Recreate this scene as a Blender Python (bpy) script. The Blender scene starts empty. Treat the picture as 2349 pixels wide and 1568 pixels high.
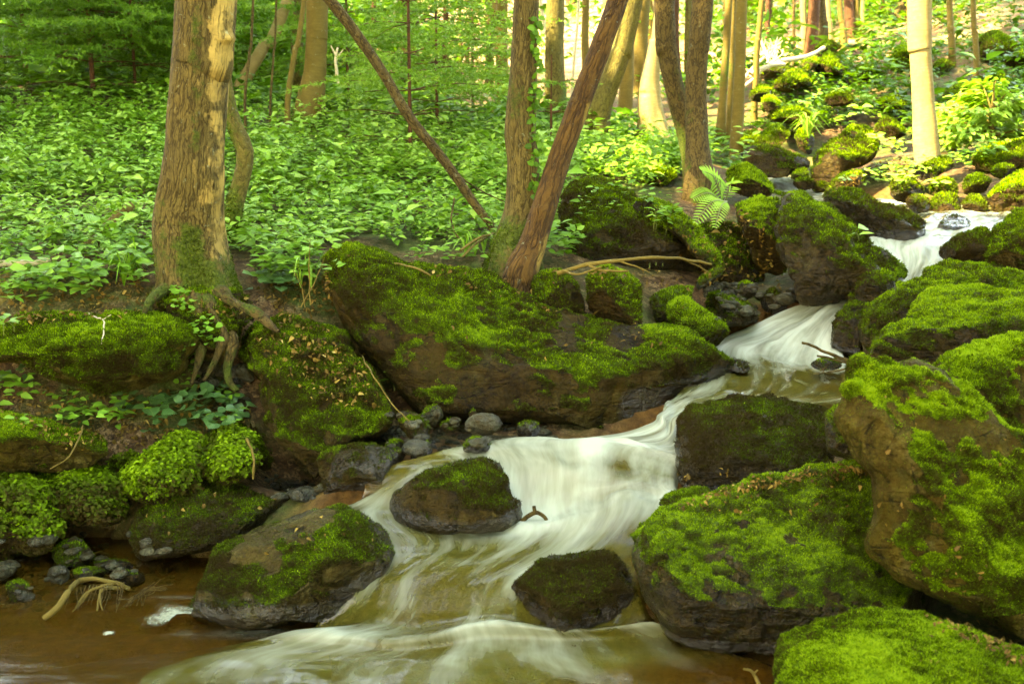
import bpy, bmesh, math, random
import numpy as np
from mathutils import Vector
from mathutils.bvhtree import BVHTree

rng = np.random.default_rng(7)
random.seed(7)
SC = bpy.context.scene
COL = SC.collection

# ---------------------------------------------------------------- camera
H = 1.35
PITCH = math.radians(10)
FPX = 2519.0                      # focal length in 2349-wide picture units
CAM = np.array([0.0, 0.0, H])
FWD = np.array([0.0, math.cos(PITCH), -math.sin(PITCH)])
UPV = np.array([0.0, math.sin(PITCH), math.cos(PITCH)])
RGT = np.array([1.0, 0.0, 0.0])
SUN = np.array([-0.80, -0.30, 0.95]); SUN /= np.linalg.norm(SUN)

def ray(u, v):
    return FWD + RGT * ((u - 1174.5) / FPX) - UPV * ((v - 784.0) / FPX)

def P(u, v, Y):
    """point of the place seen at (u, v), Y metres ahead"""
    d = ray(u, v)
    return CAM + d * (Y / d[1])

def PA(u, v, Y):
    u = np.asarray(u, float); v = np.asarray(v, float); Y = np.asarray(Y, float)
    d = FWD[None, :] + RGT[None, :] * ((u - 1174.5) / FPX)[:, None] - UPV[None, :] * ((v - 784.0) / FPX)[:, None]
    return CAM[None, :] + d * (Y / d[:, 1])[:, None]

def proj(p):
    q = p - CAM
    f = q @ FWD
    f = np.where(np.abs(f) < 1e-4, 1e-4, f)
    return 1174.5 + FPX * (q @ RGT) / f, 784.0 - FPX * (q @ UPV) / f, f

# ---------------------------------------------------------------- noise
_perm = np.random.default_rng(3).permutation(256)
_perm = np.concatenate([_perm, _perm, _perm])
_grad = np.random.default_rng(4).normal(size=(256, 3))
_grad /= np.linalg.norm(_grad, axis=1)[:, None]

def pnoise(p):
    i = np.floor(p).astype(int); f = p - i
    w = f * f * f * (f * (f * 6 - 15) + 10)
    i = i & 255
    out = 0
    for dx in (0, 1):
        for dy in (0, 1):
            for dz in (0, 1):
                h = _perm[_perm[_perm[(i[:, 0] + dx) & 255] + ((i[:, 1] + dy) & 255)] + ((i[:, 2] + dz) & 255)]
                g = _grad[h]
                d = (g * (f - np.array([dx, dy, dz]))).sum(1)
                wx = w[:, 0] if dx else 1 - w[:, 0]
                wy = w[:, 1] if dy else 1 - w[:, 1]
                wz = w[:, 2] if dz else 1 - w[:, 2]
                out = out + d * wx * wy * wz
    return out * 1.6

def fbm(p, oct=3, lac=2.1, gain=.5):
    s = 0; a = 1; t = 0
    for k in range(oct):
        s = s + a * pnoise(p + 17.3 * k); t += a
        p = p * lac; a *= gain
    return s / t

def sstep(a, b, x):
    t = np.clip((x - a) / (b - a), 0, 1)
    return t * t * (3 - 2 * t)

def unit(v):
    return v / np.maximum(np.linalg.norm(v, axis=-1, keepdims=True), 1e-9)

# ---------------------------------------------------------------- object helpers
def mesh_obj(name, verts, faces, mat, parent=None, attrs=None, uv=None, smooth=False, origin=None):
    """faces: (n,3) or (n,4) int array; one mesh object"""
    verts = np.asarray(verts, np.float32); faces = np.asarray(faces, np.int32)
    o_loc = np.zeros(3) if origin is None else np.asarray(origin, float)
    me = bpy.data.meshes.new(name)
    n, k = faces.shape
    me.vertices.add(len(verts)); me.loops.add(n * k); me.polygons.add(n)
    me.vertices.foreach_set('co', (verts - o_loc.astype(np.float32)).ravel())
    me.loops.foreach_set('vertex_index', faces.ravel())
    me.polygons.foreach_set('loop_start', np.arange(0, n * k, k, dtype=np.int32))
    if smooth:
        me.polygons.foreach_set('use_smooth', np.ones(n, bool))
    if attrs:
        for a, val in attrs.items():
            at = me.attributes.new(a, 'FLOAT', 'POINT')
            at.data.foreach_set('value', np.asarray(val, np.float32).ravel())
    if uv is not None:
        ul = me.uv_layers.new(name='UVMap')
        ul.data.foreach_set('uv', np.asarray(uv, np.float32)[faces.ravel()].ravel())
    me.update(calc_edges=True)
    me.materials.append(mat)
    o = bpy.data.objects.new(name, me)
    COL.objects.link(o)
    if parent is not None:
        o.parent = parent
        o.location = o_loc - np.array(parent.location) if origin is not None else -np.array(parent.location)
    else:
        o.location = o_loc
    return o

def tag(o, label=None, cat=None, group=None, kind=None):
    if label: o['label'] = label
    if cat: o['category'] = cat
    if group: o['group'] = group
    if kind: o['kind'] = kind
    return o

def thing(name, label, cat, loc, group=None):
    o = bpy.data.objects.new(name, None)
    o.empty_display_size = .1
    COL.objects.link(o); o.location = loc
    return tag(o, label, cat, group)

def vnormals(v, f):
    n = np.zeros_like(v)
    a = v[f[:, 0]]; b = v[f[:, 1]]; c = v[f[:, 2]]
    fn = np.cross(b - a, c - a)
    for k in range(f.shape[1]):
        np.add.at(n, f[:, k], fn)
    return unit(n)

def grid_faces(nr, nc, wrap=False):
    r = np.arange(nr - 1)[:, None]; c = np.arange(nc if wrap else nc - 1)[None, :]
    c2 = (c + 1) % nc
    return np.stack([r * nc + c, r * nc + c2, (r + 1) * nc + c2, (r + 1) * nc + c], -1).reshape(-1, 4)

def spline(pts, n):
    """Catmull-Rom through rows of pts, n samples"""
    p = np.asarray(pts, float)
    if len(p) == 2:
        t = np.linspace(0, 1, n)[:, None]
        return p[0] * (1 - t) + p[1] * t
    e = np.vstack([2 * p[0] - p[1], p, 2 * p[-1] - p[-2]])
    t = np.linspace(0, len(p) - 1 - 1e-6, n)
    i = t.astype(int); f = (t - i)[:, None]
    a, b, c, d = e[i], e[i + 1], e[i + 2], e[i + 3]
    return .5 * (2 * b + (c - a) * f + (2 * a - 5 * b + 4 * c - d) * f ** 2 + (3 * b - a - 3 * c + d) * f ** 3)

def closed_spline(pts, per=10):
    p = np.asarray(pts, float); n = len(p)
    out = []
    for i in range(n):
        a, b, c, d = p[i - 1], p[i], p[(i + 1) % n], p[(i + 2) % n]
        f = np.linspace(0, 1, per, endpoint=False)[:, None]
        out.append(.5 * (2 * b + (c - a) * f + (2 * a - 5 * b + 4 * c - d) * f ** 2 + (3 * b - a - 3 * c + d) * f ** 3))
    return np.vstack(out)

def tube(pts, radii, sides=8, cap=True, wob=0.0, seed=0):
    """pts (n,3), radii (n,) -> verts, quad faces, uv(around metres, along metres)"""
    pts = np.asarray(pts, float); radii = np.asarray(radii, float)
    n = len(pts)
    t = unit(np.gradient(pts, axis=0))
    ref = np.array([0, 1.0, 0]) if abs(t[0, 1]) < .8 else np.array([1.0, 0, 0])
    a = unit(ref - t * (t @ ref)[:, None])
    b = np.cross(t, a)
    ang = np.linspace(0, 2 * math.pi, sides, endpoint=False)
    # first direction points away from the camera (+Y): the seam hides behind
    ring = a[:, None, :] * np.cos(ang)[None, :, None] + b[:, None, :] * np.sin(ang)[None, :, None]
    v = pts[:, None, :] + ring * radii[:, None, None]
    L = np.concatenate([[0], np.cumsum(np.linalg.norm(np.diff(pts, axis=0), axis=1))])
    uvu = np.broadcast_to(ang[None, :], (n, sides)) * np.mean(radii)
    uvv = np.broadcast_to(L[:, None], (n, sides))
    uv = np.stack([uvu, uvv], -1).reshape(-1, 2)
    v = v.reshape(-1, 3)
    if wob:
        v = v + unit(np.repeat(np.zeros((n, 3)), sides, 0) + ring.reshape(-1, 3)) * (pnoise(v * 9 + seed) * wob * np.repeat(radii, sides))[:, None]
    f = grid_faces(n, sides, True)
    return v, f, uv

def join_parts(parts):
    """list of (v,f[,uv]) -> joined"""
    vs, fs, us, o = [], [], [], 0
    for p in parts:
        vs.append(p[0]); fs.append(p[1] + o); o += len(p[0])
        if len(p) > 2: us.append(p[2])
    return np.vstack(vs), np.vstack(fs), (np.vstack(us) if us else None)

_ico = {}
def ico(n):
    if n not in _ico:
        bm = bmesh.new(); bmesh.ops.create_icosphere(bm, subdivisions=n, radius=1)
        bm.verts.ensure_lookup_table()
        _ico[n] = (np.array([v.co[:] for v in bm.verts]), np.array([[v.index for v in f.verts] for f in bm.faces]))
        bm.free()
    return _ico[n]

# leaves ------------------------------------------------------------------
def leaf_mesh(base, d, nrm, length, width, fold=.25, droop=.25, tint=None, shape='ovate'):
    """many leaves at once. base,d(dir),nrm: (n,3). -> verts, tri faces, tint per vertex, uv"""
    n = len(base)
    d = unit(d); s = unit(np.cross(d, nrm)); up = np.cross(s, d)
    L = np.broadcast_to(length, (n,))[:, None]; W = np.broadcast_to(width, (n,))[:, None]
    if shape == 'ovate':
        prof = [(.0, .0, 0), (.28, .5, .05), (.62, .38, .0), (1, 0, -1)]
    elif shape == 'round':
        prof = [(.0, .2, 0), (.22, .55, .05), (.7, .5, .02), (1, 0.06, -.3)]
    else:
        prof = [(.0, .05, 0), (.3, .5, .03), (.7, .4, 0), (1, 0, -.5)]
    (_, _, _), (a1, w1, _), (a2, w2, _), _ = prof
    dz = -up * L * droop
    def pt(al, w, sg):
        return base + d * L * al + s * W * w * sg + up * W * abs(w) * fold + dz * al * al
    V = np.stack([base, pt(a1, w1, -1), pt(a1, 0, 0), pt(a1, w1, 1), pt(a2, w2, -1), pt(a2, 0, 0), pt(a2, w2, 1), pt(1, 0, 0)], 1)
    T = np.array([[0, 2, 1], [0, 3, 2], [1, 2, 5], [1, 5, 4], [2, 3, 6], [2, 6, 5], [4, 5, 7], [5, 6, 7]])
    F = (np.arange(n)[:, None, None] * 8 + T[None]).reshape(-1, 3)
    tv = np.repeat(np.zeros(n) if tint is None else tint, 8)
    uv1 = np.array([[.5, 0], [0, a1], [.5, a1], [1, a1], [0, a2], [.5, a2], [1, a2], [.5, 1]])
    return V.reshape(-1, 3), F, tv, np.tile(uv1, (n, 1))

def blades(base, d, L, W, tint, tip=.12):
    """thin single triangles"""
    n = len(base)
    r = rng.normal(size=(n, 3)); s = unit(np.cross(d, r))
    V = np.stack([base - s * W[:, None] * .5, base + s * W[:, None] * .5, base + d * L[:, None]], 1).reshape(-1, 3)
    F = np.arange(n * 3).reshape(-1, 3)
    t = np.stack([tint, tint, tint + tip], 1).ravel()
    return V, F, t

# ---------------------------------------------------------------- materials
def new_mat(name):
    m = bpy.data.materials.new(name); m.use_nodes = True
    nt = m.node_tree; nt.nodes.clear()
    out = nt.nodes.new('ShaderNodeOutputMaterial')
    return m, nt, out

class NT:
    def __init__(s, nt): s.nt = nt
    def n(s, t, **k):
        x = s.nt.nodes.new(t)
        for a, b in k.items(): setattr(x, a, b)
        return x
    def l(s, a, b): s.nt.links.new(a, b)
    def val(s, sock, v):
        if hasattr(v, 'is_linked') or isinstance(v, bpy.types.NodeSocket): s.l(v, sock)
        else: sock.default_value = v
    def attr(s, name):
        x = s.n('ShaderNodeAttribute'); x.attribute_name = name; return x.outputs['Fac']
    def coord(s, kind='Object'):
        return s.n('ShaderNodeTexCoord').outputs[kind]
    def mapping(s, vec, scale=(1, 1, 1), loc=(0, 0, 0)):
        x = s.n('ShaderNodeMapping'); s.l(vec, x.inputs['Vector']); x.inputs['Scale'].default_value = scale; x.inputs['Location'].default_value = loc
        return x.outputs[0]
    def noise(s, vec, scale, detail=4, rough=.55, dist=0):
        x = s.n('ShaderNodeTexNoise'); s.l(vec, x.inputs['Vector'])
        x.inputs['Scale'].default_value = scale; x.inputs['Detail'].default_value = detail
        x.inputs['Roughness'].default_value = rough; x.inputs['Distortion'].default_value = dist
        return x.outputs['Fac']
    def voro(s, vec, scale, feature='F1', out='Distance', rand=1.0):
        x = s.n('ShaderNodeTexVoronoi'); x.feature = feature; s.l(vec, x.inputs['Vector'])
        x.inputs['Scale'].default_value = scale; x.inputs['Randomness'].default_value = rand
        return x.outputs[out]
    def ramp(s, fac, stops, interp='LINEAR'):
        x = s.n('ShaderNodeValToRGB'); cr = x.color_ramp; cr.interpolation = interp
        while len(cr.elements) < len(stops): cr.elements.new(.5)
        for e, (p, c) in zip(cr.elements, stops):
            e.position = p; e.color = (c[0], c[1], c[2], 1) if not np.isscalar(c) else (c, c, c, 1)
        s.l(fac, x.inputs['Fac']); return x.outputs['Color']
    def mix(s, fac, a, b, blend='MIX'):
        x = s.n('ShaderNodeMix'); x.data_type = 'RGBA'; x.blend_type = blend
        s.val(x.inputs[0], fac)
        for sock, v in ((x.inputs[6], a), (x.inputs[7], b)):
            if isinstance(v, tuple): sock.default_value = (*v, 1)
            else: s.l(v, sock)
        return x.outputs[2]
    def math(s, op, a, b=0.0, clamp=False):
        x = s.n('ShaderNodeMath'); x.operation = op; x.use_clamp = clamp
        s.val(x.inputs[0], a); s.val(x.inputs[1], b); return x.outputs[0]
    def maprange(s, v, a, b, c=0.0, d=1.0):
        x = s.n('ShaderNodeMapRange'); s.l(v, x.inputs[0])
        for k, y in zip((1, 2, 3, 4), (a, b, c, d)): x.inputs[k].default_value = y
        return x.outputs[0]
    def bump(s, h, strength, dist, nrm=None):
        x = s.n('ShaderNodeBump'); s.l(h, x.inputs['Height']); x.inputs['Strength'].default_value = strength; x.inputs['Distance'].default_value = dist
        if nrm is not None: s.l(nrm, x.inputs['Normal'])
        return x.outputs[0]
    def pbsdf(s, col, rough=.8, spec=.3, nrm=None):
        x = s.n('ShaderNodeBsdfPrincipled')
        s.val(x.inputs['Base Color'], (*col, 1) if isinstance(col, tuple) else col)
        s.val(x.inputs['Roughness'], rough); s.val(x.inputs['Specular IOR Level'], spec)
        if nrm is not None: s.l(nrm, x.inputs['Normal'])
        return x.outputs[0]

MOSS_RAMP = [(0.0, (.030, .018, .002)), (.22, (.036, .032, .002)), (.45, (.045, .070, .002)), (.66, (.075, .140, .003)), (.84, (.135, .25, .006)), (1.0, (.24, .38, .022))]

def rock_material(name, c1, c2, c3, wet=0.0, lichen=.25, scale=1.0):
    m, nt, out = new_mat(name); g = NT(nt)
    co = g.coord('Object')
    n1 = g.noise(co, 3.2 * scale, 6, .6, .4)
    n2 = g.noise(co, 17 * scale, 5, .65)
    n3 = g.noise(co, 70 * scale, 4, .7)
    str_ = g.noise(g.mapping(co, (1.2, 1.2, 7)), 4 * scale, 5, .6, .6)      # bedding in the stone
    base = g.ramp(n1, [(.3, c1), (.5, c2), (.72, c3)])
    base = g.mix(g.maprange(str_, .45, .7), base, g.mix(.5, base, c1))
    base = g.mix(g.maprange(n2, .35, .75, 0, .7), base, g.mix(.6, base, c3))
    li = g.math('MULTIPLY', g.maprange(g.noise(co, 9 * scale, 6, .7, .8), .60, .68), lichen * 2, True)
    base = g.mix(li, base, (.15, .16, .06))
    speck = g.maprange(n3, .30, .44, .55, 1)
    base = g.mix(1.0, base, speck, 'MULTIPLY')
    # thin film of green on the stone, moss underlay
    film = g.maprange(g.noise(co, 5 * scale, 5, .65, .5), .42, .66, 0, .55)
    base = g.mix(film, base, (.038, .030, .001))
    stain = g.maprange(g.noise(g.mapping(co, (6, 6, 1.6)), 1.0 * scale, 6, .7, 1.0), .38, .62, .30, 1.0)
    base = g.mix(1.0, base, stain, 'MULTIPLY')
    lich2 = g.maprange(g.noise(co, 6.5 * scale, 6, .75, .3), .54, .62, 0, min(1, .35 + lichen))
    base = g.mix(lich2, base, g.mix(.5, base, (.14, .115, .035)))
    crk = g.maprange(g.math('ABSOLUTE', g.math('SUBTRACT', g.noise(co, 4.5 * scale, 5, .6, .7), .5)), 0, .012, .25, 1)
    base = g.mix(1.0, base, crk, 'MULTIPLY')
    vj = g.voro(g.mapping(co, (1.6, 1.6, 3.2), (3, 1, 2)), 3.0 * scale, 'DISTANCE_TO_EDGE')
    jn = g.maprange(g.math('ADD', vj, g.math('MULTIPLY', g.math('SUBTRACT', n2, .46), .16)), .0, .016, .38, 1)
    base = g.mix(1.0, base, jn, 'MULTIPLY')
    brown = g.maprange(g.noise(co, 40 * scale, 5, .75), .45, .6, 0, .75)
    base = g.mix(brown, base, (.034, .020, .0015))
    ms = g.attr('moss')
    mt = g.math('ADD', g.attr('tint'), g.math('MULTIPLY', g.math('SUBTRACT', g.noise(co, 60, 3, .7), .5), .9))
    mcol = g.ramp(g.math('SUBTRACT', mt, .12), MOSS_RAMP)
    edge = g.math('ADD', ms, g.math('MULTIPLY', g.math('SUBTRACT', g.noise(co, 34, 5, .7), .5), .9))
    mk = g.maprange(edge, .38, .55)
    col = g.mix(mk, base, mcol)
    h = g.math('ADD', g.math('MULTIPLY', n2, .6), g.math('MULTIPLY', n3, .25))
    h = g.math('ADD', h, g.math('MULTIPLY', str_, .5))
    h = g.math('ADD', h, g.math('MULTIPLY', jn, .5))
    wt_ = g.math('ADD', g.attr('wet'), g.math('MULTIPLY', g.math('SUBTRACT', n2, .5), .5))
    wtk = g.maprange(wt_, .35, .65)
    col = g.mix(g.math('MULTIPLY', wtk, .72), col, g.mix(.3, (.006, .0035, .001), col))
    mh = g.math('MULTIPLY', g.noise(co, 140, 3, .7), 1.0)
    hh = g.n('ShaderNodeMix'); hh.data_type = 'FLOAT'; g.l(mk, hh.inputs[0]); g.l(h, hh.inputs[2]); g.l(mh, hh.inputs[3])
    nb = g.bump(hh.outputs[0], 1.0, .06)
    rg = g.math('SUBTRACT', .8, g.math('MULTIPLY', g.math('SUBTRACT', 1.0, mk), wet * .55))
    rg = g.math('ADD', rg, g.math('MULTIPLY', g.math('SUBTRACT', n2, .5), .35), True)
    rg = g.math('SUBTRACT', rg, g.math('MULTIPLY', wtk, .5), True)
    b = g.pbsdf(col, rg, g.math('ADD', .07 + .2 * wet, g.math('MULTIPLY', wtk, .35)), nb)
    g.l(b, out.inputs[0])
    return m

def moss_material(name='moss_fibres', k=1.0):
    m, nt, out = new_mat(name); g = NT(nt)
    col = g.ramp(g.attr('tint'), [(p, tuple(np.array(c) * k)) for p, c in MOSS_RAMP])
    b = g.pbsdf(col, .75, .15)
    t = g.n('ShaderNodeBsdfTranslucent'); g.l(col, t.inputs[0])
    mx = g.n('ShaderNodeMixShader'); mx.inputs[0].default_value = .35
    g.l(b, mx.inputs[1]); g.l(t.outputs[0], mx.inputs[2]); g.l(mx.outputs[0], out.inputs[0])
    return m

def leaf_material(name, stops, rough=.45, trans=.4, spec=.16, vein=True):
    m, nt, out = new_mat(name); g = NT(nt)
    col = g.ramp(g.attr('tint'), stops)
    nb = None
    if vein:
        uv = g.coord('UV')
        sep = g.n('ShaderNodeSeparateXYZ'); g.l(uv, sep.inputs[0])
        ax = g.math('ABSOLUTE', g.math('SUBTRACT', sep.outputs[0], .5))
        mid = g.maprange(ax, .0, .06, .35, 0)
        w = g.math('SINE', g.math('MULTIPLY', g.math('SUBTRACT', sep.outputs[1], g.math('MULTIPLY', ax, .7)), 45))
        side = g.maprange(w, .75, 1, 0, .16)
        col = g.mix(g.math('ADD', mid, side), col, g.mix(.6, col, (.30, .38, .10)))
        nb = g.bump(w, .35, .002)
    b = g.pbsdf(col, rough, spec, nb)
    t = g.n('ShaderNodeBsdfTranslucent'); tc = g.mix(.5, col, (.10, .24, .008)); g.l(tc, t.inputs[0])
    mx = g.n('ShaderNodeMixShader'); mx.inputs[0].default_value = trans
    g.l(b, mx.inputs[1]); g.l(t.outputs[0], mx.inputs[2]); g.l(mx.outputs[0], out.inputs[0])
    return m

def bark_material(name, light, dark, moss=.5, fx=55, fy=11, depth=.012, patch=None, smoothbark=False):
    m, nt, out = new_mat(name); g = NT(nt)
    uv = g.coord('UV'); co = g.coord('Object')
    wv = g.noise(uv, 9, 3)
    xy = g.n('ShaderNodeVectorMath'); xy.operation = 'ADD'; g.l(uv, xy.inputs[0])
    wn = g.n('ShaderNodeTexNoise'); wn.inputs['Scale'].default_value = 14; g.l(uv, wn.inputs['Vector'])
    sc = g.n('ShaderNodeVectorMath'); sc.operation = 'SCALE'; g.l(wn.outputs['Color'], sc.inputs[0]); sc.inputs['Scale'].default_value = .02
    g.l(sc.outputs[0], xy.inputs[1])
    vec = xy.outputs[0]
    def cracks(kx, ky, wdt, loc):
        n_ = g.noise(g.mapping(vec, (kx, ky, 1), loc), 1, 3, .55, .35)
        return g.maprange(g.math('ABSOLUTE', g.math('SUBTRACT', n_, .5)), .0, wdt)
    fine = g.noise(g.mapping(uv, (260, 60, 1)), 1, 4, .7)
    big = g.noise(co, 3.5, 5, .6, .6)
    mid = g.noise(co, 13, 5, .65, .5)
    if smoothbark:
        ridge = g.maprange(g.noise(g.mapping(uv, (14, 70, 1)), 1, 5, .65, .4), .3, .7, .35, 1)
        ridge = g.math('MULTIPLY', ridge, g.maprange(mid, .35, .65, .45, 1.0))
    else:
        ridge = g.math('MULTIPLY', cracks(fx * .8, fy * .55, .055, (0, 0, 0)), g.maprange(cracks(fx * 1.5, fy * 1.6, .05, (7, 3, 0)), 0, 1, .45, 1))
    ridge = g.math('MULTIPLY', ridge, g.maprange(fine, .25, .75, .5, 1.0))
    col = g.mix(ridge, dark, light)
    col = g.mix(g.maprange(big, .4, .68, 0, .65), col, g.mix(.6, col, dark))
    if patch is not None:
        pa = g.attr('patch')
        pk = g.maprange(g.math('ADD', pa, g.math('MULTIPLY', g.math('SUBTRACT', g.noise(co, 22, 5, .7), .5), .8)), .4, .55)
        pcr = cracks(fx * 1.1, fy * .4, .022, (2, 9, 0))
        pc = g.mix(g.maprange(mid, .35, .68), tuple(np.array(patch) * .55), tuple(np.array(patch) * 1.1))
        pc = g.mix(pcr, tuple(np.array(patch) * .22), pc)
        col = g.mix(pk, col, pc)
        hk = g.n('ShaderNodeMix'); hk.data_type = 'FLOAT'; g.l(pk, hk.inputs[0]); g.l(ridge, hk.inputs[2]); g.l(g.math('ADD', g.math('MULTIPLY', pcr, .35), g.math('MULTIPLY', mid, .5)), hk.inputs[3])
        ridge = hk.outputs[0]
    li = g.maprange(g.noise(co, 30, 5, .75, .4), .62, .68, 0, .55)
    col = g.mix(li, col, (.26, .30, .18))
    ms = g.attr('moss')
    mk = g.maprange(g.math('ADD', ms, g.math('MULTIPLY', g.math('SUBTRACT', g.noise(co, 26, 6, .75), .5), 1.1)), .42, .62)
    mcol = g.ramp(g.noise(co, 90, 4, .7), [(.3, (.03, .045, .006)), (.55, (.07, .10, .01)), (.75, (.14, .17, .018))])
    col = g.mix(mk, col, mcol)
    h = g.math('ADD', ridge, g.math('MULTIPLY', mk, g.noise(co, 120, 3, .7)))
    nb = g.bump(h, 1.0, depth)
    g.l(g.pbsdf(col, .85, .2, nb), out.inputs[0])
    return m
# ================================================================ the stream
def Yz(v, z):
    a = PITCH + math.atan((v - 784.0) / FPX)
    return (H - z) / math.tan(a)

def sec_line(L, R, f, n=7, fr=None):
    out = []
    for k in range(n):
        t = k / (n - 1)
        out.append(tuple(L[i] * (1 - t) + R[i] * t for i in range(3)) + ((f if fr is None else f * (1 - t) + fr * t),))
    return out

def sec_z(z, pts):
    zz = z if not np.isscalar(z) else [z] * len(pts)
    return [(u, v, Yz(v, zk), f) for (u, v, f), zk in zip(pts, zz)]

SECT = [
    sec_line((1700, 398, 9.6), (1905, 400, 9.4), .5),
    sec_line((1725, 414, 8.8), (1905, 420, 8.7), .75),
    sec_line((1780, 436, 8.3), (1925, 444, 8.2), .95),
    sec_line((1840, 458, 7.6), (2090, 462, 7.5), .7),
    sec_line((1980, 478, 6.9), (2345, 478, 6.8), .35),
    sec_line((2070, 493, 6.5), (2350, 492, 6.45), .6),
    sec_line((2030, 520, 6.15), (2300, 518, 6.1), .85),
    sec_line((1980, 546, 5.85), (2260, 546, 5.8), .75),
    sec_line((1985, 566, 5.65), (2215, 566, 5.62), .85),
    sec_line((2005, 602, 5.5), (2200, 602, 5.48), 1.0),
    sec_line((2020, 645, 5.35), (2140, 645, 5.33), .95),
    sec_line((1955, 676, 5.22), (2090, 684, 5.15), .85),
    sec_line((1868, 692, 5.12), (1975, 706, 5.0), .85),
    sec_line((1750, 738, 5.06), (1935, 766, 4.84), 1.0, fr=.9),
    sec_line((1600, 793, 4.97), (1950, 833, 4.62), 1.0, fr=.85),
    sec_line((1600, 830, 4.6), (1960, 865, 4.38), .38, fr=.22),
    sec_line((1550, 892, 4.26), (1960, 912, 4.1), .24, fr=.16),
    sec_line((1520, 925, 4.08), (1720, 942, 3.99), .5),
    sec_line((1508, 945, 3.98), (1600, 976, 3.85), .65),
    sec_line((1430, 985, 3.85), (1580, 1040, 3.65), .75),
    [(870, 1090, 3.5, .08), (960, 1050, 3.6, .15), (1080, 1020, 3.68, .32), (1200, 1008, 3.7, .75), (1350, 1008, 3.68, .9), (1470, 1035, 3.62, .8), (1570, 1065, 3.55, .6)],
    [(860, 1120, 3.45, .15), (950, 1085, 3.5, .25), (1080, 1065, 3.55, .55), (1210, 1075, 3.53, .9), (1340, 1088, 3.5, .9), (1460, 1098, 3.48, .75), (1570, 1110, 3.45, .7)],
    [(800, 1150, 3.42, .4), (900, 1150, 3.42, .45), (1060, 1150, 3.42, .9), (1200, 1160, 3.42, 1), (1340, 1160, 3.42, 1), (1460, 1145, 3.42, .95), (1620, 1130, 3.43, .85)],
    [(740, 1170, 3.38, .1), (870, 1185, 3.34, .28), (1040, 1205, 3.3, .7), (1200, 1200, 3.3, .95), (1340, 1190, 3.3, .85), (1450, 1185, 3.32, .7), (1580, 1180, 3.33, .6)],
    sec_z(.155, [(780, 1240, .15), (920, 1250, .3), (1040, 1255, .42), (1160, 1255, .42), (1290, 1250, .45), (1400, 1245, .3), (1520, 1240, .2)]),
    sec_z(.105, [(760, 1330, .15), (870, 1325, .3), (960, 1325, .26), (1050, 1330, .25), (1150, 1335, .3), (1300, 1340, .2), (1500, 1350, .15)]),
    sec_z([.03, .03, .03, .035, .045, .045, .04], [(690, 1415, .3), (800, 1420, .2), (900, 1428, .12), (1010, 1425, .2), (1130, 1415, .35), (1300, 1430, .3), (1530, 1420, .4)]),
    sec_z([.05, .065, .055, .05, .06, .05, .05], [(540, 1425, .12), (680, 1428, .8), (800, 1448, .65), (950, 1455, .45), (1120, 1434, .75), (1300, 1446, .3), (1560, 1425, .6)]),
    sec_z([.02, .03, .03, .02, .02, .02, .01], [(330, 1448, .02), (540, 1465, .16), (760, 1478, .48), (950, 1485, .4), (1130, 1470, .42), (1330, 1470, .34), (1650, 1450, .05)]),
    sec_z(.012, [(100, 1480, .0), (400, 1500, .26), (650, 1515, .42), (900, 1515, .34), (1120, 1515, .34), (1350, 1505, .24), (1760, 1490, .0)]),
    sec_z(.004, [(-200, 1545, .0), (250, 1560, .12), (600, 1570, .36), (860, 1570, .34), (1120, 1570, .28), (1420, 1560, .08), (1900, 1540, .0)]),
    sec_z(0, [(-500, 1750, .1), (100, 1750, .2), (500, 1750, .4), (800, 1750, .35), (1120, 1750, .3), (1500, 1740, .1), (2100, 1700, .0)]),
    sec_z(-.03, [(-900, 2300, .1), (0, 2300, .2), (400, 2300, .3), (800, 2300, .35), (1200, 2300, .3), (1700, 2300, .1), (2500, 2300, .0)]),
    [(-4000, 4000, .75, .1), (-2600, 4000, .75, .1), (-1200, 4000, .75, .2), (200, 4000, .75, .2), (1600, 4000, .75, .2), (3000, 4000, .75, .1), (4400, 4000, .75, 0)],
]
_secp = np.array([[list(P(u, v, Y)) + [f] for (u, v, Y, f) in s] for s in SECT])        # (ns,7,4)
NS_W, NT_W = 620, 110
_tmp = np.stack([spline(_secp[:, k], NS_W) for k in range(7)], 1)                        # along
WAT = np.stack([spline(_tmp[i], NT_W) for i in range(NS_W)], 0)                          # (NS,NT,4)
wt = np.linspace(0, 1, NT_W)[None, :]
wlen = np.concatenate([[0], np.cumsum(np.linalg.norm(np.diff(WAT[:, NT_W // 2, :3], axis=0), axis=1))])
wwid = np.linalg.norm(WAT[:, -1, :3] - WAT[:, 0, :3], axis=1)
foam = np.clip(WAT[..., 3], 0, 1)
us = np.broadcast_to(wlen[:, None], foam.shape)
ut = np.broadcast_to(wt * np.mean(wwid[200:520]), foam.shape)
q = np.stack([us * 1.3, ut * 6, us * 0], -1).reshape(-1, 3)
st = fbm(q, 4).reshape(foam.shape)
q2 = np.stack([us * 3.0, ut * 4.5, us * 0 + 5], -1).reshape(-1, 3)
st2 = fbm(q2, 3).reshape(foam.shape)
q3 = np.stack([us * 5.5, ut * 9, us * 0 + 8], -1).reshape(-1, 3)
st3 = fbm(q3, 3).reshape(foam.shape)
wz = WAT[..., 2] + st * .016 * (0.3 + foam) + st2 * .036 * (.2 + foam) + st3 * .016 * (.1 + foam)
slope = np.abs(np.gradient(WAT[:, :, 2], axis=0)) / np.maximum(np.linalg.norm(np.gradient(WAT[:, :, :3], axis=0), axis=2), 1e-4)
_lo = sstep(24.5, 27.5, np.linspace(0, len(SECT) - 1, NS_W))[:, None]
edge = (sstep(0, .035, wt) * (1 - _lo) + sstep(0, .26, wt) * _lo) * sstep(0, .035, 1 - wt)
wz = wz - (1 - edge) * .07
WV = np.dstack([WAT[..., 0], WAT[..., 1], wz]).reshape(-1, 3)
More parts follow.
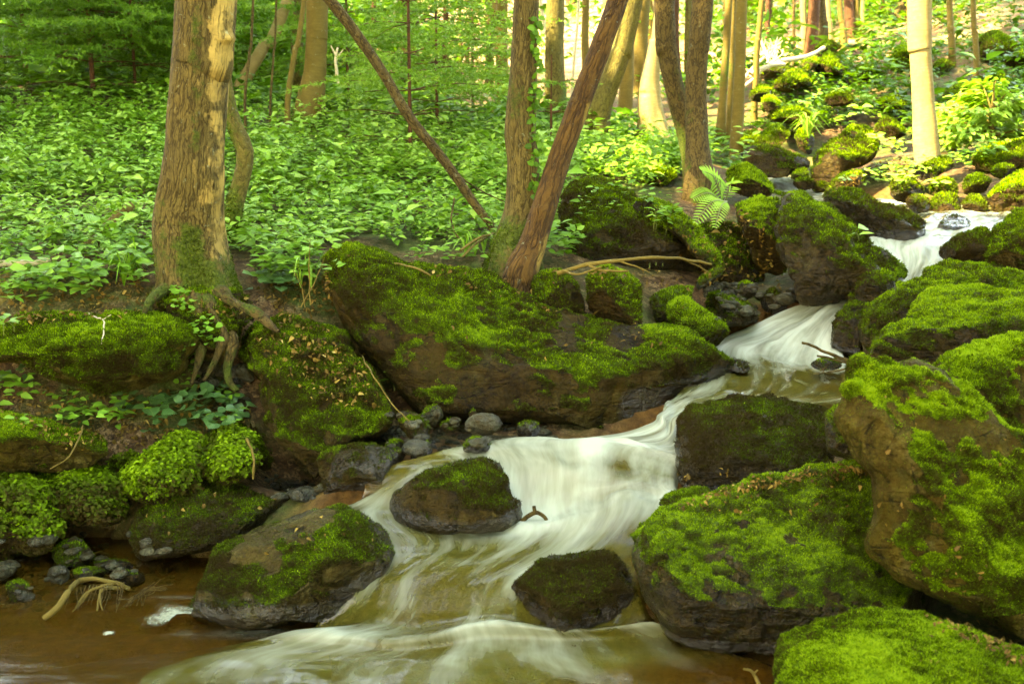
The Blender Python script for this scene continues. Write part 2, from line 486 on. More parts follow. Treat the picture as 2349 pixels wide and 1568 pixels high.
wfoam = np.clip(foam + .15 * st2, 0, 1) * (1 - _lo * (1 - sstep(.0, .22, wt)))

def water_material():
    m, nt, out = new_mat('stream_water'); g = NT(nt)
    uv = g.coord('UV')
    s1 = g.noise(g.mapping(uv, (1.0, 8, 1)), 1.6, 5, .58, .35)
    s2 = g.noise(g.mapping(uv, (1.6, 20, 1), (3, 7, 0)), 1.6, 4, .6, .3)
    s3 = g.noise(g.mapping(uv, (1.4, 3.2, 1), (9, 2, 0)), 1.6, 4, .6, .8)
    st = g.math('ADD', g.math('MULTIPLY', s1, .55), g.math('ADD', g.math('MULTIPLY', s2, .17), g.math('MULTIPLY', s3, .48)))   # mean .6
    f = g.attr('foam')
    patchy = g.maprange(g.noise(g.mapping(uv, (1.1, 2.1, 1), (4, 4, 0)), 1.5, 3, .55, .6), .3, .68, .55, 1.12)
    f0 = f; f = g.math('MULTIPLY', f, patchy)
    k = g.math('ADD', g.math('MULTIPLY', f, 1.30), g.math('MULTIPLY', g.math('SUBTRACT', st, .62), g.math('SUBTRACT', 3.4, g.math('MULTIPLY', f, 1.0))))
    fk = g.maprange(k, .16, 1.2)
    fk = g.math('MULTIPLY', g.math('POWER', fk, 1.25), .93)
    murk = g.mix(g.maprange(s3, .3, .7), (.080, .062, .008), (.125, .125, .024))
    murk = g.mix(g.maprange(f0, .0, .16), (.125, .062, .008), murk)
    nb = g.bump(st, .28, .02)
    # body of the water: stained brown, partly clear
    tr = g.n('ShaderNodeBsdfTransparent'); tr.inputs[0].default_value = (.62, .45, .17, 1)
    df = g.n('ShaderNodeBsdfDiffuse'); g.l(murk, df.inputs[0])
    b1 = g.n('ShaderNodeMixShader'); g.l(g.maprange(f, .0, .12, .22, .50), b1.inputs[0])
    g.l(tr.outputs[0], b1.inputs[1]); g.l(df.outputs[0], b1.inputs[2])
    gl = g.n('ShaderNodeBsdfGlossy'); gl.inputs['Roughness'].default_value = .12; g.l(nb, gl.inputs['Normal'])
    fr = g.n('ShaderNodeFresnel'); fr.inputs['IOR'].default_value = 1.33; g.l(nb, fr.inputs['Normal'])
    b2 = g.n('ShaderNodeMixShader'); g.l(fr.outputs[0], b2.inputs[0]); g.l(b1.outputs[0], b2.inputs[1]); g.l(gl.outputs[0], b2.inputs[2])
    fd = g.n('ShaderNodeBsdfDiffuse'); fd.inputs[0].default_value = (.46, .51, .41, 1); g.l(nb, fd.inputs['Normal'])
    ft = g.n('ShaderNodeBsdfTranslucent'); ft.inputs[0].default_value = (.44, .50, .39, 1)
    f2 = g.n('ShaderNodeMixShader'); f2.inputs[0].default_value = .3; g.l(fd.outputs[0], f2.inputs[1]); g.l(ft.outputs[0], f2.inputs[2])
    b3 = g.n('ShaderNodeMixShader'); g.l(fk, b3.inputs[0]); g.l(b2.outputs[0], b3.inputs[1]); g.l(f2.outputs[0], b3.inputs[2])
    g.l(b3.outputs[0], out.inputs[0])
    return m
M_WATER = water_material()
water = mesh_obj('stream_water', WV, grid_faces(NS_W, NT_W)[:, ::-1], M_WATER, attrs={'foam': wfoam},
                 uv=np.stack([us, ut], -1).reshape(-1, 2), smooth=True)
tag(water, kind='structure')

# still side pool behind and left of the sunny rock
pu, pv = np.meshgrid(np.linspace(-1400, 760, 70), np.linspace(1180, 2100, 60))
py = np.array([Yz(v, -.006) for v in pv.ravel()])
PV = PA(pu.ravel(), pv.ravel(), py)
PV[:, 2] += .003 * fbm(PV * np.array([6, 14, 1]), 2)
pool = mesh_obj('side_pool_water', PV, grid_faces(60, 70)[:, ::-1], M_WATER, attrs={'foam': np.full(len(PV), .02)},
                uv=np.stack([PV[:, 0] * .6, PV[:, 1] * .6], -1), smooth=True)
tag(pool, kind='structure')

# ================================================================ the ground
GC = [(-300, 1330, 3.3), (0, 1285, 3.6), (130, 1245, 3.7), (250, 1235, 3.72),
      (-200, 900, 4.0), (150, 970, 4.0), (350, 930, 4.1), (150, 1100, 3.75), (400, 1060, 3.85), (480, 880, 4.3), (540, 1040, 3.95),
      (100, 700, 4.4), (350, 685, 4.45), (430, 650, 4.65), (650, 690, 4.6), (-300, 700, 4.4), (-600, 900, 4.0),
      (600, 565, 5.2), (100, 560, 5.2), (-400, 560, 5.2), (0, 450, 6.3), (300, 410, 6.9), (600, 405, 6.9), (-600, 430, 6.5), (0, 200, 10), (-800, 180, 10), (300, 235, 9.5), (700, 285, 8.8),
      (950, 362, 8), (1000, 305, 9.5), (900, 480, 6.3), (1050, 540, 5.4), (1180, 605, 5.0), (1250, 460, 6.5), (1300, 305, 10), (1480, 345, 9.5),
      (1580, 415, 7.5), (1700, 305, 11), (1690, 450, 7.2), (1400, 730, 4.75), (1600, 720, 5.1), (1250, 700, 4.8), (900, 640, 4.9), (1500, 560, 6.0),
      (1380, 1010, 3.98), (1300, 1000, 4.0), (1240, 1000, 4.0), (1460, 1000, 3.98), (1520, 985, 4.05), (1720, 665, 5.6), (1765, 605, 6.0), (1640, 600, 5.75), (1100, 975, 4.15), (1000, 990, 3.98), (900, 1010, 3.85), (700, 1125, 3.65), (600, 1090, 3.75), (1240, 1000, 3.9),
      (2100, 405, 8), (2120, 365, 8.3), (2250, 490, 6.95), (2349, 470, 6.7), (2300, 340, 9), (1900, 285, 11), (2200, 150, 13), (2000, 155, 13.5), (2340, 30, 16), (2700, 100, 13), (2800, 420, 8),
      (1850, 105, 17), (1700, 185, 14.5), (1650, 282, 11.5), (1300, 205, 15), (1300, 110, 23), (900, 205, 15), (500, 185, 14), (100, 110, 15), (-900, 60, 15),
      (1300, -80, 38), (500, -90, 30), (0, -110, 25), (-1500, -100, 25), (2300, -160, 28), (3000, -160, 26), (1300, -330, 75), (-800, -330, 65), (3200, -330, 65),
      (2300, 1380, 2.95), (2349, 1250, 3.2), (2349, 1000, 3.9), (2250, 820, 4.6), (2349, 650, 5.5), (2150, 700, 5.0), (2700, 1000, 3.8), (2600, 650, 5.4), (2060, 860, 4.2), (2030, 1150, 3.35), (2100, 1400, 2.95)]
gp = [P(*c) for c in GC]
gp += [np.array(p) for p in [(3.2, 1.5, .55), (3.5, 0, .6), (3.5, -2.5, .7), (-3.6, 1.8, .3), (-4, 0, .4), (-4, -2.5, .5), (7, 2, 3.0), (-8, 2, 2.0), (7, -3, 3.0), (-8, -3, 2.2), (9, 7, 3.4), (-10, 8, 2.6), (12, 2, 6), (-14, 2, 5), (12, -3, 6), (-14, -3, 5), (-1.2, -1, -.3), (1.4, -1, -.3), (0, -3, -.4)]]
for i in range(0, NS_W, 16):
    for j in (0, 12, 30, 55, 80, 98, NT_W - 1):
        p = WAT[i, j, :3].copy()
        si = i / (NS_W - 1) * (len(SECT) - 1)
        if 16.4 < si < 20.2 and j < 20:
            p[2] -= .16; gp.append(p); continue
        e = min(j, NT_W - 1 - j) / NT_W
        p[2] -= .015 + .13 * min(1, e / .22)
        gp.append(p)
for (u, v) in ((100, 1390), (300, 1350), (450, 1300), (-200, 1420), (200, 1320), (560, 1340), (700, 1180), (-500, 1400)):
    p = P(u, v, Yz(v, 0)); p[2] = -.05 if v > 1300 else -.03
    gp.append(p)
gp = np.array(gp)
_c = .25
def _phi(r): return np.sqrt(r * r + _c * _c)
_D = np.linalg.norm(gp[:, None, :2] - gp[None, :, :2], axis=2)
_n = len(gp)
_A = np.zeros((_n + 3, _n + 3)); _A[:_n, :_n] = _phi(_D) - np.eye(_n) * .02
_A[:_n, _n] = 1; _A[:_n, _n + 1:] = gp[:, :2]; _A[_n, :_n] = 1; _A[_n + 1:, :_n] = gp[:, :2].T
_w = np.linalg.solve(_A, np.concatenate([gp[:, 2], np.zeros(3)]))

def ground_z(xy, detail=True):
    xy = np.asarray(xy, float)
    out = np.zeros(len(xy))
    for s in range(0, len(xy), 4000):
        b = xy[s:s + 4000]
        r = np.linalg.norm(b[:, None] - gp[None, :, :2], axis=2)
        out[s:s + 4000] = _phi(r) @ _w[:_n] + _w[_n] + b @ _w[_n + 1:]
    if detail:
        p = np.column_stack([xy, np.zeros(len(xy))])
        out = out + .035 * fbm(p * 1.7, 3) + .012 * fbm(p * 9, 2)
    return out

rows = np.concatenate([np.linspace(-4, 1.4, 14)[:-1], np.geomspace(1.4 + 3, 12 + 3, 330) - 3, np.geomspace(12.1, 85, 90)])
cols = np.linspace(-1, 1, 330)
cc = np.sign(cols) * (np.abs(cols) * .65 + .35 * np.abs(cols) ** 3)
gx = cc[None, :] * (4.5 + np.maximum(rows, 0)[:, None] * .95)
gy = np.repeat(rows[:, None], len(cols), 1)
GXY = np.column_stack([gx.ravel(), gy.ravel()])
GZ = ground_z(GXY)
# keep the bed under the water
wi = WAT[::4, 6:-6:6, :3].reshape(-1, 3)
from mathutils.kdtree import KDTree
kd = KDTree(len(wi))
for i, p in enumerate(wi): kd.insert((p[0], p[1], 0), i)
kd.balance()
near = np.where((GXY[:, 1] < 10) & (GXY[:, 1] > -.5))[0]
for i in near:
    co, k, dist = kd.find((GXY[i, 0], GXY[i, 1], 0))
    if dist < .10:
        GZ[i] = min(GZ[i], wi[k][2] - .05)
_pl = (GXY[:, 1] < 3.75) & (GXY[:, 1] > .5) & (GXY[:, 0] < .3) & (GZ > -.045) & (GZ < .03)
GZ[_pl] -= .05
GV = np.column_stack([GXY, GZ])

def ground_material():
    m, nt, out = new_mat('forest_floor'); g = NT(nt)
    co = g.coord('Object')
    n1 = g.noise(co, 2.2, 5, .6, .4); n2 = g.noise(co, 22, 5, .65); n3 = g.noise(co, 90, 4, .7)
    v = g.voro(g.mapping(co, (1, 1, 1)), 34, 'F1', 'Color')
    sp = g.n('ShaderNodeSeparateXYZ'); g.l(v, sp.inputs[0])
    lit = g.ramp(sp.outputs[0], [(0, (.045, .022, .009)), (.35, (.10, .05, .018)), (.7, (.17, .10, .04)), (1, (.26, .17, .08))])
    soil = g.ramp(n2, [(.3, (.02, .012, .005)), (.7, (.075, .045, .018))])
    col = g.mix(g.maprange(n3, .4, .6), soil, lit)
    green = g.ramp(n2, [(.3, (.02, .035, .005)), (.6, (.05, .09, .012)), (.8, (.10, .16, .02))])
    col = g.mix(g.maprange(n1, .44, .60, 0, .8), col, green)
    # sandy stained bed of the stream
    bed = g.ramp(n2, [(.3, (.05, .02, .003)), (.6, (.13, .060, .012)), (.8, (.19, .10, .03))])
    col = g.mix(g.attr('bed'), col, bed)
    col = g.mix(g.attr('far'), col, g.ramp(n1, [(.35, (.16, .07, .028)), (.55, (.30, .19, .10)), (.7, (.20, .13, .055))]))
    nb = g.bump(g.math('ADD', n3, g.math('MULTIPLY', sp.outputs[0], .6)), .8, .02)
    g.l(g.pbsdf(col, .85, .2, nb), out.inputs[0])
    return m
bed = np.zeros(len(GV))
for i in near:
    co, k, dist = kd.find((GXY[i, 0], GXY[i, 1], 0))
    bed[i] = 1 - sstep(.08, .3, np.array(dist)) if GZ[i] < wi[k][2] + .05 else 0
pu_, pv_, pf_ = proj(GV)
bed = np.maximum(bed, ((GZ < .03) & (GXY[:, 1] < 3.9) & (GXY[:, 1] > 0)).astype(float))
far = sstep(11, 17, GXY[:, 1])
M_GROUND = ground_material()
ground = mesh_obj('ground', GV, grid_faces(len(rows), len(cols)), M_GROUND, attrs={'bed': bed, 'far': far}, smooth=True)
tag(ground, kind='structure')
# ================================================================ the rocks
ROCKM = {
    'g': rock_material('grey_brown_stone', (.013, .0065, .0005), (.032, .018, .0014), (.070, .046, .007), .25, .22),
    'd': rock_material('dark_wet_stone', (.007, .0032, .0002), (.015, .008, .0006), (.034, .021, .003), .8, .08),
    'o': rock_material('olive_ochre_stone', (.028, .017, .001), (.080, .056, .005), (.15, .118, .022), .1, .22),
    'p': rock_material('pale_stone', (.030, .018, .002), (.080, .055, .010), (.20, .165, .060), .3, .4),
    'r': rock_material('brown_earthy_stone', (.012, .0055, .0004), (.028, .014, .001), (.056, .031, .004), .3, .1),
    'b': rock_material('blue_grey_stone', (.03, .032, .018), (.075, .08, .05), (.15, .155, .10), .6, .1),
}
M_MOSS = moss_material()

def star_radius(poly, c):
    d = poly - c
    th = np.arctan2(d[:, 1], d[:, 0]); r = np.hypot(d[:, 0], d[:, 1])
    bins = np.linspace(-math.pi, math.pi, 181)
    out = np.full(180, np.nan)
    # dense resample along edges
    nx = np.roll(np.arange(len(poly)), -1)
    T = np.linspace(0, 1, 6, endpoint=False)
    dd = (poly[:, None] * (1 - T)[None, :, None] + poly[nx][:, None] * T[None, :, None]).reshape(-1, 2) - c
    th = np.arctan2(dd[:, 1], dd[:, 0]); r = np.hypot(dd[:, 0], dd[:, 1])
    k = np.clip(np.digitize(th, bins) - 1, 0, 179)
    for b in range(180):
        s = r[k == b]
        if len(s): out[b] = s.max()
    ctr = (bins[:-1] + bins[1:]) / 2
    ok = ~np.isnan(out)
    cx = np.concatenate([ctr[ok] - 2 * math.pi, ctr[ok], ctr[ok] + 2 * math.pi]); ry = np.tile(out[ok], 3)
    return lambda a: np.interp(a, cx, ry)

ROCKS = []          # (verts, faces, normals) for later snapping
TUFTS = 0

def rock(name, label, poly, Y, tilt, T, moss=.1, tint=.5, mat='g', facets=(), rough=1.0, skew=0.0, center=None, back=None, box=.8, group='mossy boulders along the stream', tuft=1.0, seed=None, nf=4, cat=None, leafy=0.0, dens=1.0, slope=1.0, spots=()):
    global TUFTS
    poly = np.array(poly, float)
    _c = (poly.min(0) + poly.max(0)) / 2; _r = np.linalg.norm(poly - _c, axis=1)[:, None]
    poly = _c + (poly - _c) * (1 - np.minimum(.14, (5 + 7 * np.clip(moss + .4, 0, 1)) / _r))
    cp = closed_spline(poly, 8)
    c = np.array(center if center is not None else [(poly[:, 0].min() + poly[:, 0].max()) / 2 * .5 + poly[:, 0].mean() * .5, (poly[:, 1].min() + poly[:, 1].max()) / 2 * .5 + poly[:, 1].mean() * .5])
    R = star_radius(cp, c)
    wpx = poly[:, 0].max() - poly[:, 0].min(); hpx = poly[:, 1].max() - poly[:, 1].min()
    m_w = wpx / FPX * Y; m_h = hpx / FPX * Y
    size = math.sqrt(m_w * m_h)
    px = size * 1098 / Y
    lev = 7 if px > 190 else 6 if px > 55 else 5 if px > 22 else 4
    sv, sf = ico(lev)
    seed = (hash(label) if False else sum(map(ord, label)) * 7.31) if seed is None else seed
    th = np.arctan2(-sv[:, 2], sv[:, 0])
    r = np.hypot(sv[:, 0], sv[:, 2])
    rad = R(th)
    u = c[0] + r * rad * np.cos(th); v = c[1] + r * rad * np.sin(th)
    dep = np.sign(sv[:, 1]) * np.abs(sv[:, 1]) ** box
    vb, vt = poly[:, 1].max(), poly[:, 1].min()
    ysil = Y + tilt * (vb - v) / (vb - vt) + skew * (u - c[0]) / wpx
    bk = (back if back is not None else max(T, .55 * m_w)) 
    yy = ysil + np.where(dep < 0, dep * T, dep * bk)
    V = PA(u, v, yy)
    # cut flat faces, like stone broken along its joints
    rs = np.random.default_rng(int(abs(seed) * 10) % 100000)
    ctr = V.mean(0)
    fl = [(np.array(f[:3], float), f[3]) for f in facets]
    stone = 'stones' in (group or '')
    if stone: nf = 7; moss = min(moss, -.15) if moss < .2 else .1
    for _ in range(nf):
        n = rs.normal(size=3); n[1] = -abs(n[1]) * .8; n[2] = n[2] * .8 + .1
        fl.append((n, rs.uniform(.10, .24) if stone else rs.uniform(.08, .19)))
    for n, cut in fl:
        n = n / np.linalg.norm(n)
        h = (V - ctr) @ n
        mx = h.max(); ex = (h.max() - h.min())
        lim = mx - cut * ex
        over = np.maximum(h - lim, 0)
        V = V - n * (over * .93)[:, None]
    N = vnormals(V, sf)
    d = size * .055 * fbm(V / size * 2.2 + seed, 3) * rough
    rid = 1 - np.abs(fbm(V / size * 3.1 + seed + 50, 3)) * 2.2
    d -= size * .022 * np.clip(rid, 0, 1) ** 4 * rough
    d += min(size, .8) * .022 * fbm(V / size * 8 + seed + 9, 3) * rough
    # layered ledges
    lay = V @ unit(np.array([.25, .15, 1.0])) / size * 7 + 1.2 * fbm(V / size * 1.7 + seed, 2)
    d += size * .007 * rough * (np.abs((lay % 1) - .5) * 4 - 1)
    V = V + N * d[:, None]
    N = vnormals(V, sf)
    if N[np.argmax(V[:, 2]), 2] < 0: N = -N; sf = sf[:, ::-1]
    # moss: thick on top, thinning down the sides, in cushions
    low = fbm(V * 5.5 + seed, 3)
    fine = fbm(V * 17 + seed, 3)
    mval = (N[:, 2] - .35) * (slope - .62) + N[:, 2] * .62 + low * 1.15 + fine * .75 + moss + .10
    if spots:
        pu_, pv_, _ = proj(V)
        for (su, sv_, sr, sa) in spots: mval = mval + sa * np.exp(-((pu_ - su) ** 2 + (pv_ - sv_) ** 2) / sr ** 2)
    mk = sstep(.18, .62, mval)
    cush = np.clip(fbm(V * 11 + seed + 30, 3), -.5, 1)
    cush2 = fbm(V * 27 + seed + 44, 2)
    V = V + N * (mk * (.004 + .036 * np.maximum(cush, -.25) + .014 * cush2) * min(1, size * 1.6))[:, None]
    N = vnormals(V, sf)
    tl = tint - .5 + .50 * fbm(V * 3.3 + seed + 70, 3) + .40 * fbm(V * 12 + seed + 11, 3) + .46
    # tops greener, steep faces browner: light and shade painted into the moss tint
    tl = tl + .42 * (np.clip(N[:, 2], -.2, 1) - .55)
    base = P(c[0], vb, Y)
    wet = np.zeros(len(V))
    if Y < 6.3 and V[:, 2].min() < 1.0:
        for i in np.where(N[:, 1] < .6)[0]:
            co, k_, ds = kd.find((V[i, 0], V[i, 1], 0))
            if ds < .22: wet[i] = (1 - sstep(.015, .085, V[i, 2] - wi[k_][2])) * (1 - sstep(.12, .22, ds))
    root = thing(name, label, cat or ('moss' if name == 'moss_mound' else 'rock'), base, group)
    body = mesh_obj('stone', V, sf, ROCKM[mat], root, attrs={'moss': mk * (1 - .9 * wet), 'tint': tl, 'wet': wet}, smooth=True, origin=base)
    ROCKS.append((V, sf, N))
    # fibres
    tri = V[sf]; fn = np.cross(tri[:, 1] - tri[:, 0], tri[:, 2] - tri[:, 0]); ar = np.linalg.norm(fn, axis=1) / 2
    fn = unit(fn); fc = tri.mean(1)
    tocam = unit(CAM - fc)
    vis = np.clip((fn * tocam).sum(1) * 2 + .75, 0, 1)
    pu, pv, pf = proj(fc)
    vis = vis * ((pu > -260) & (pu < 2610) & (pv < 1760))
    fmk = mk[sf].mean(1)
    sp = np.clip(1.9 * Y / 1098, .004, .03) * tuft
    vis = vis * (1 - .85 * wet[sf].mean(1))
    wgt = ar * vis * sstep(.12, .5, fmk)
    wgt = wgt + ar * vis * .75 * (moss > -.6)                       # a thin fuzz everywhere
    cnt = int(min(wgt.sum() / sp ** 2 * dens, 60000))
    if cnt > 30:
        k = rs.choice(len(sf), cnt, p=wgt / wgt.sum())
        b = rs.dirichlet((1, 1, 1), cnt)
        p = (tri[k] * b[:, :, None]).sum(1); n = (N[sf[k]] * b[:, :, None]).sum(1); mm = (mk[sf[k]] * b).sum(1); tt = (tl[sf[k]] * b).sum(1)
        S = []
        for j in range(3):
            dirn = unit(n + rs.normal(size=(cnt, 3)) * .62 + np.array([0, 0, .15]))
            L = sp * rs.uniform(.8, 2.0, cnt) * (.45 + .65 * mm) * (1 + leafy * .25)
            W = sp * rs.uniform(.45, .85, cnt) * (1 + leafy * 1.1)
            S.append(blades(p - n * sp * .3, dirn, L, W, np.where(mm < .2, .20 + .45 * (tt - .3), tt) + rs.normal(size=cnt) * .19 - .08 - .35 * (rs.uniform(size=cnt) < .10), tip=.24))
        bv = np.vstack([s[0] for s in S]); bf = np.vstack([s[1] + i * cnt * 3 for i, s in enumerate(S)]); bt = np.concatenate([s[2] for s in S])
        mo = mesh_obj('moss', bv, bf, M_MOSS, root, attrs={'tint': bt}, origin=base)
        TUFTS += cnt * 3
    if leafy > .5:
        wl = ar * vis * sstep(.3, .7, fmk) * (fn[:, 2] > -.1); cl = 1900
        k = rs.choice(len(sf), cl, p=wl / wl.sum()); p = tri[k].mean(1) + rs.normal(size=(cl, 3)) * .004; n = N[sf[k, 0]]; tt = tl[sf[k, 0]]
        B, D, NN, LL, TT = [], [], [], [], []
        for j in range(4):
            d_ = unit(np.cross(n, rs.normal(size=(cl, 3)))) + n * rs.uniform(.1, .7, (cl, 1))
            B.append(p + n * rs.uniform(.006, .022, (cl, 1))); D.append(d_); NN.append(n + rs.normal(size=(cl, 3)) * .3); LL.append(rs.uniform(.007, .015, cl)); TT.append(tt + rs.normal(size=cl) * .12)
        B = np.vstack(B); LL = np.concatenate(LL)
        lv, lf, lt, lu = leaf_mesh(B, np.vstack(D), np.vstack(NN), LL, LL * .7, tint=np.concatenate(TT), shape='round')
        mesh_obj('sprigs', lv, lf, M_MOSS, root, attrs={'tint': lt}, uv=lu, origin=base)
    return root

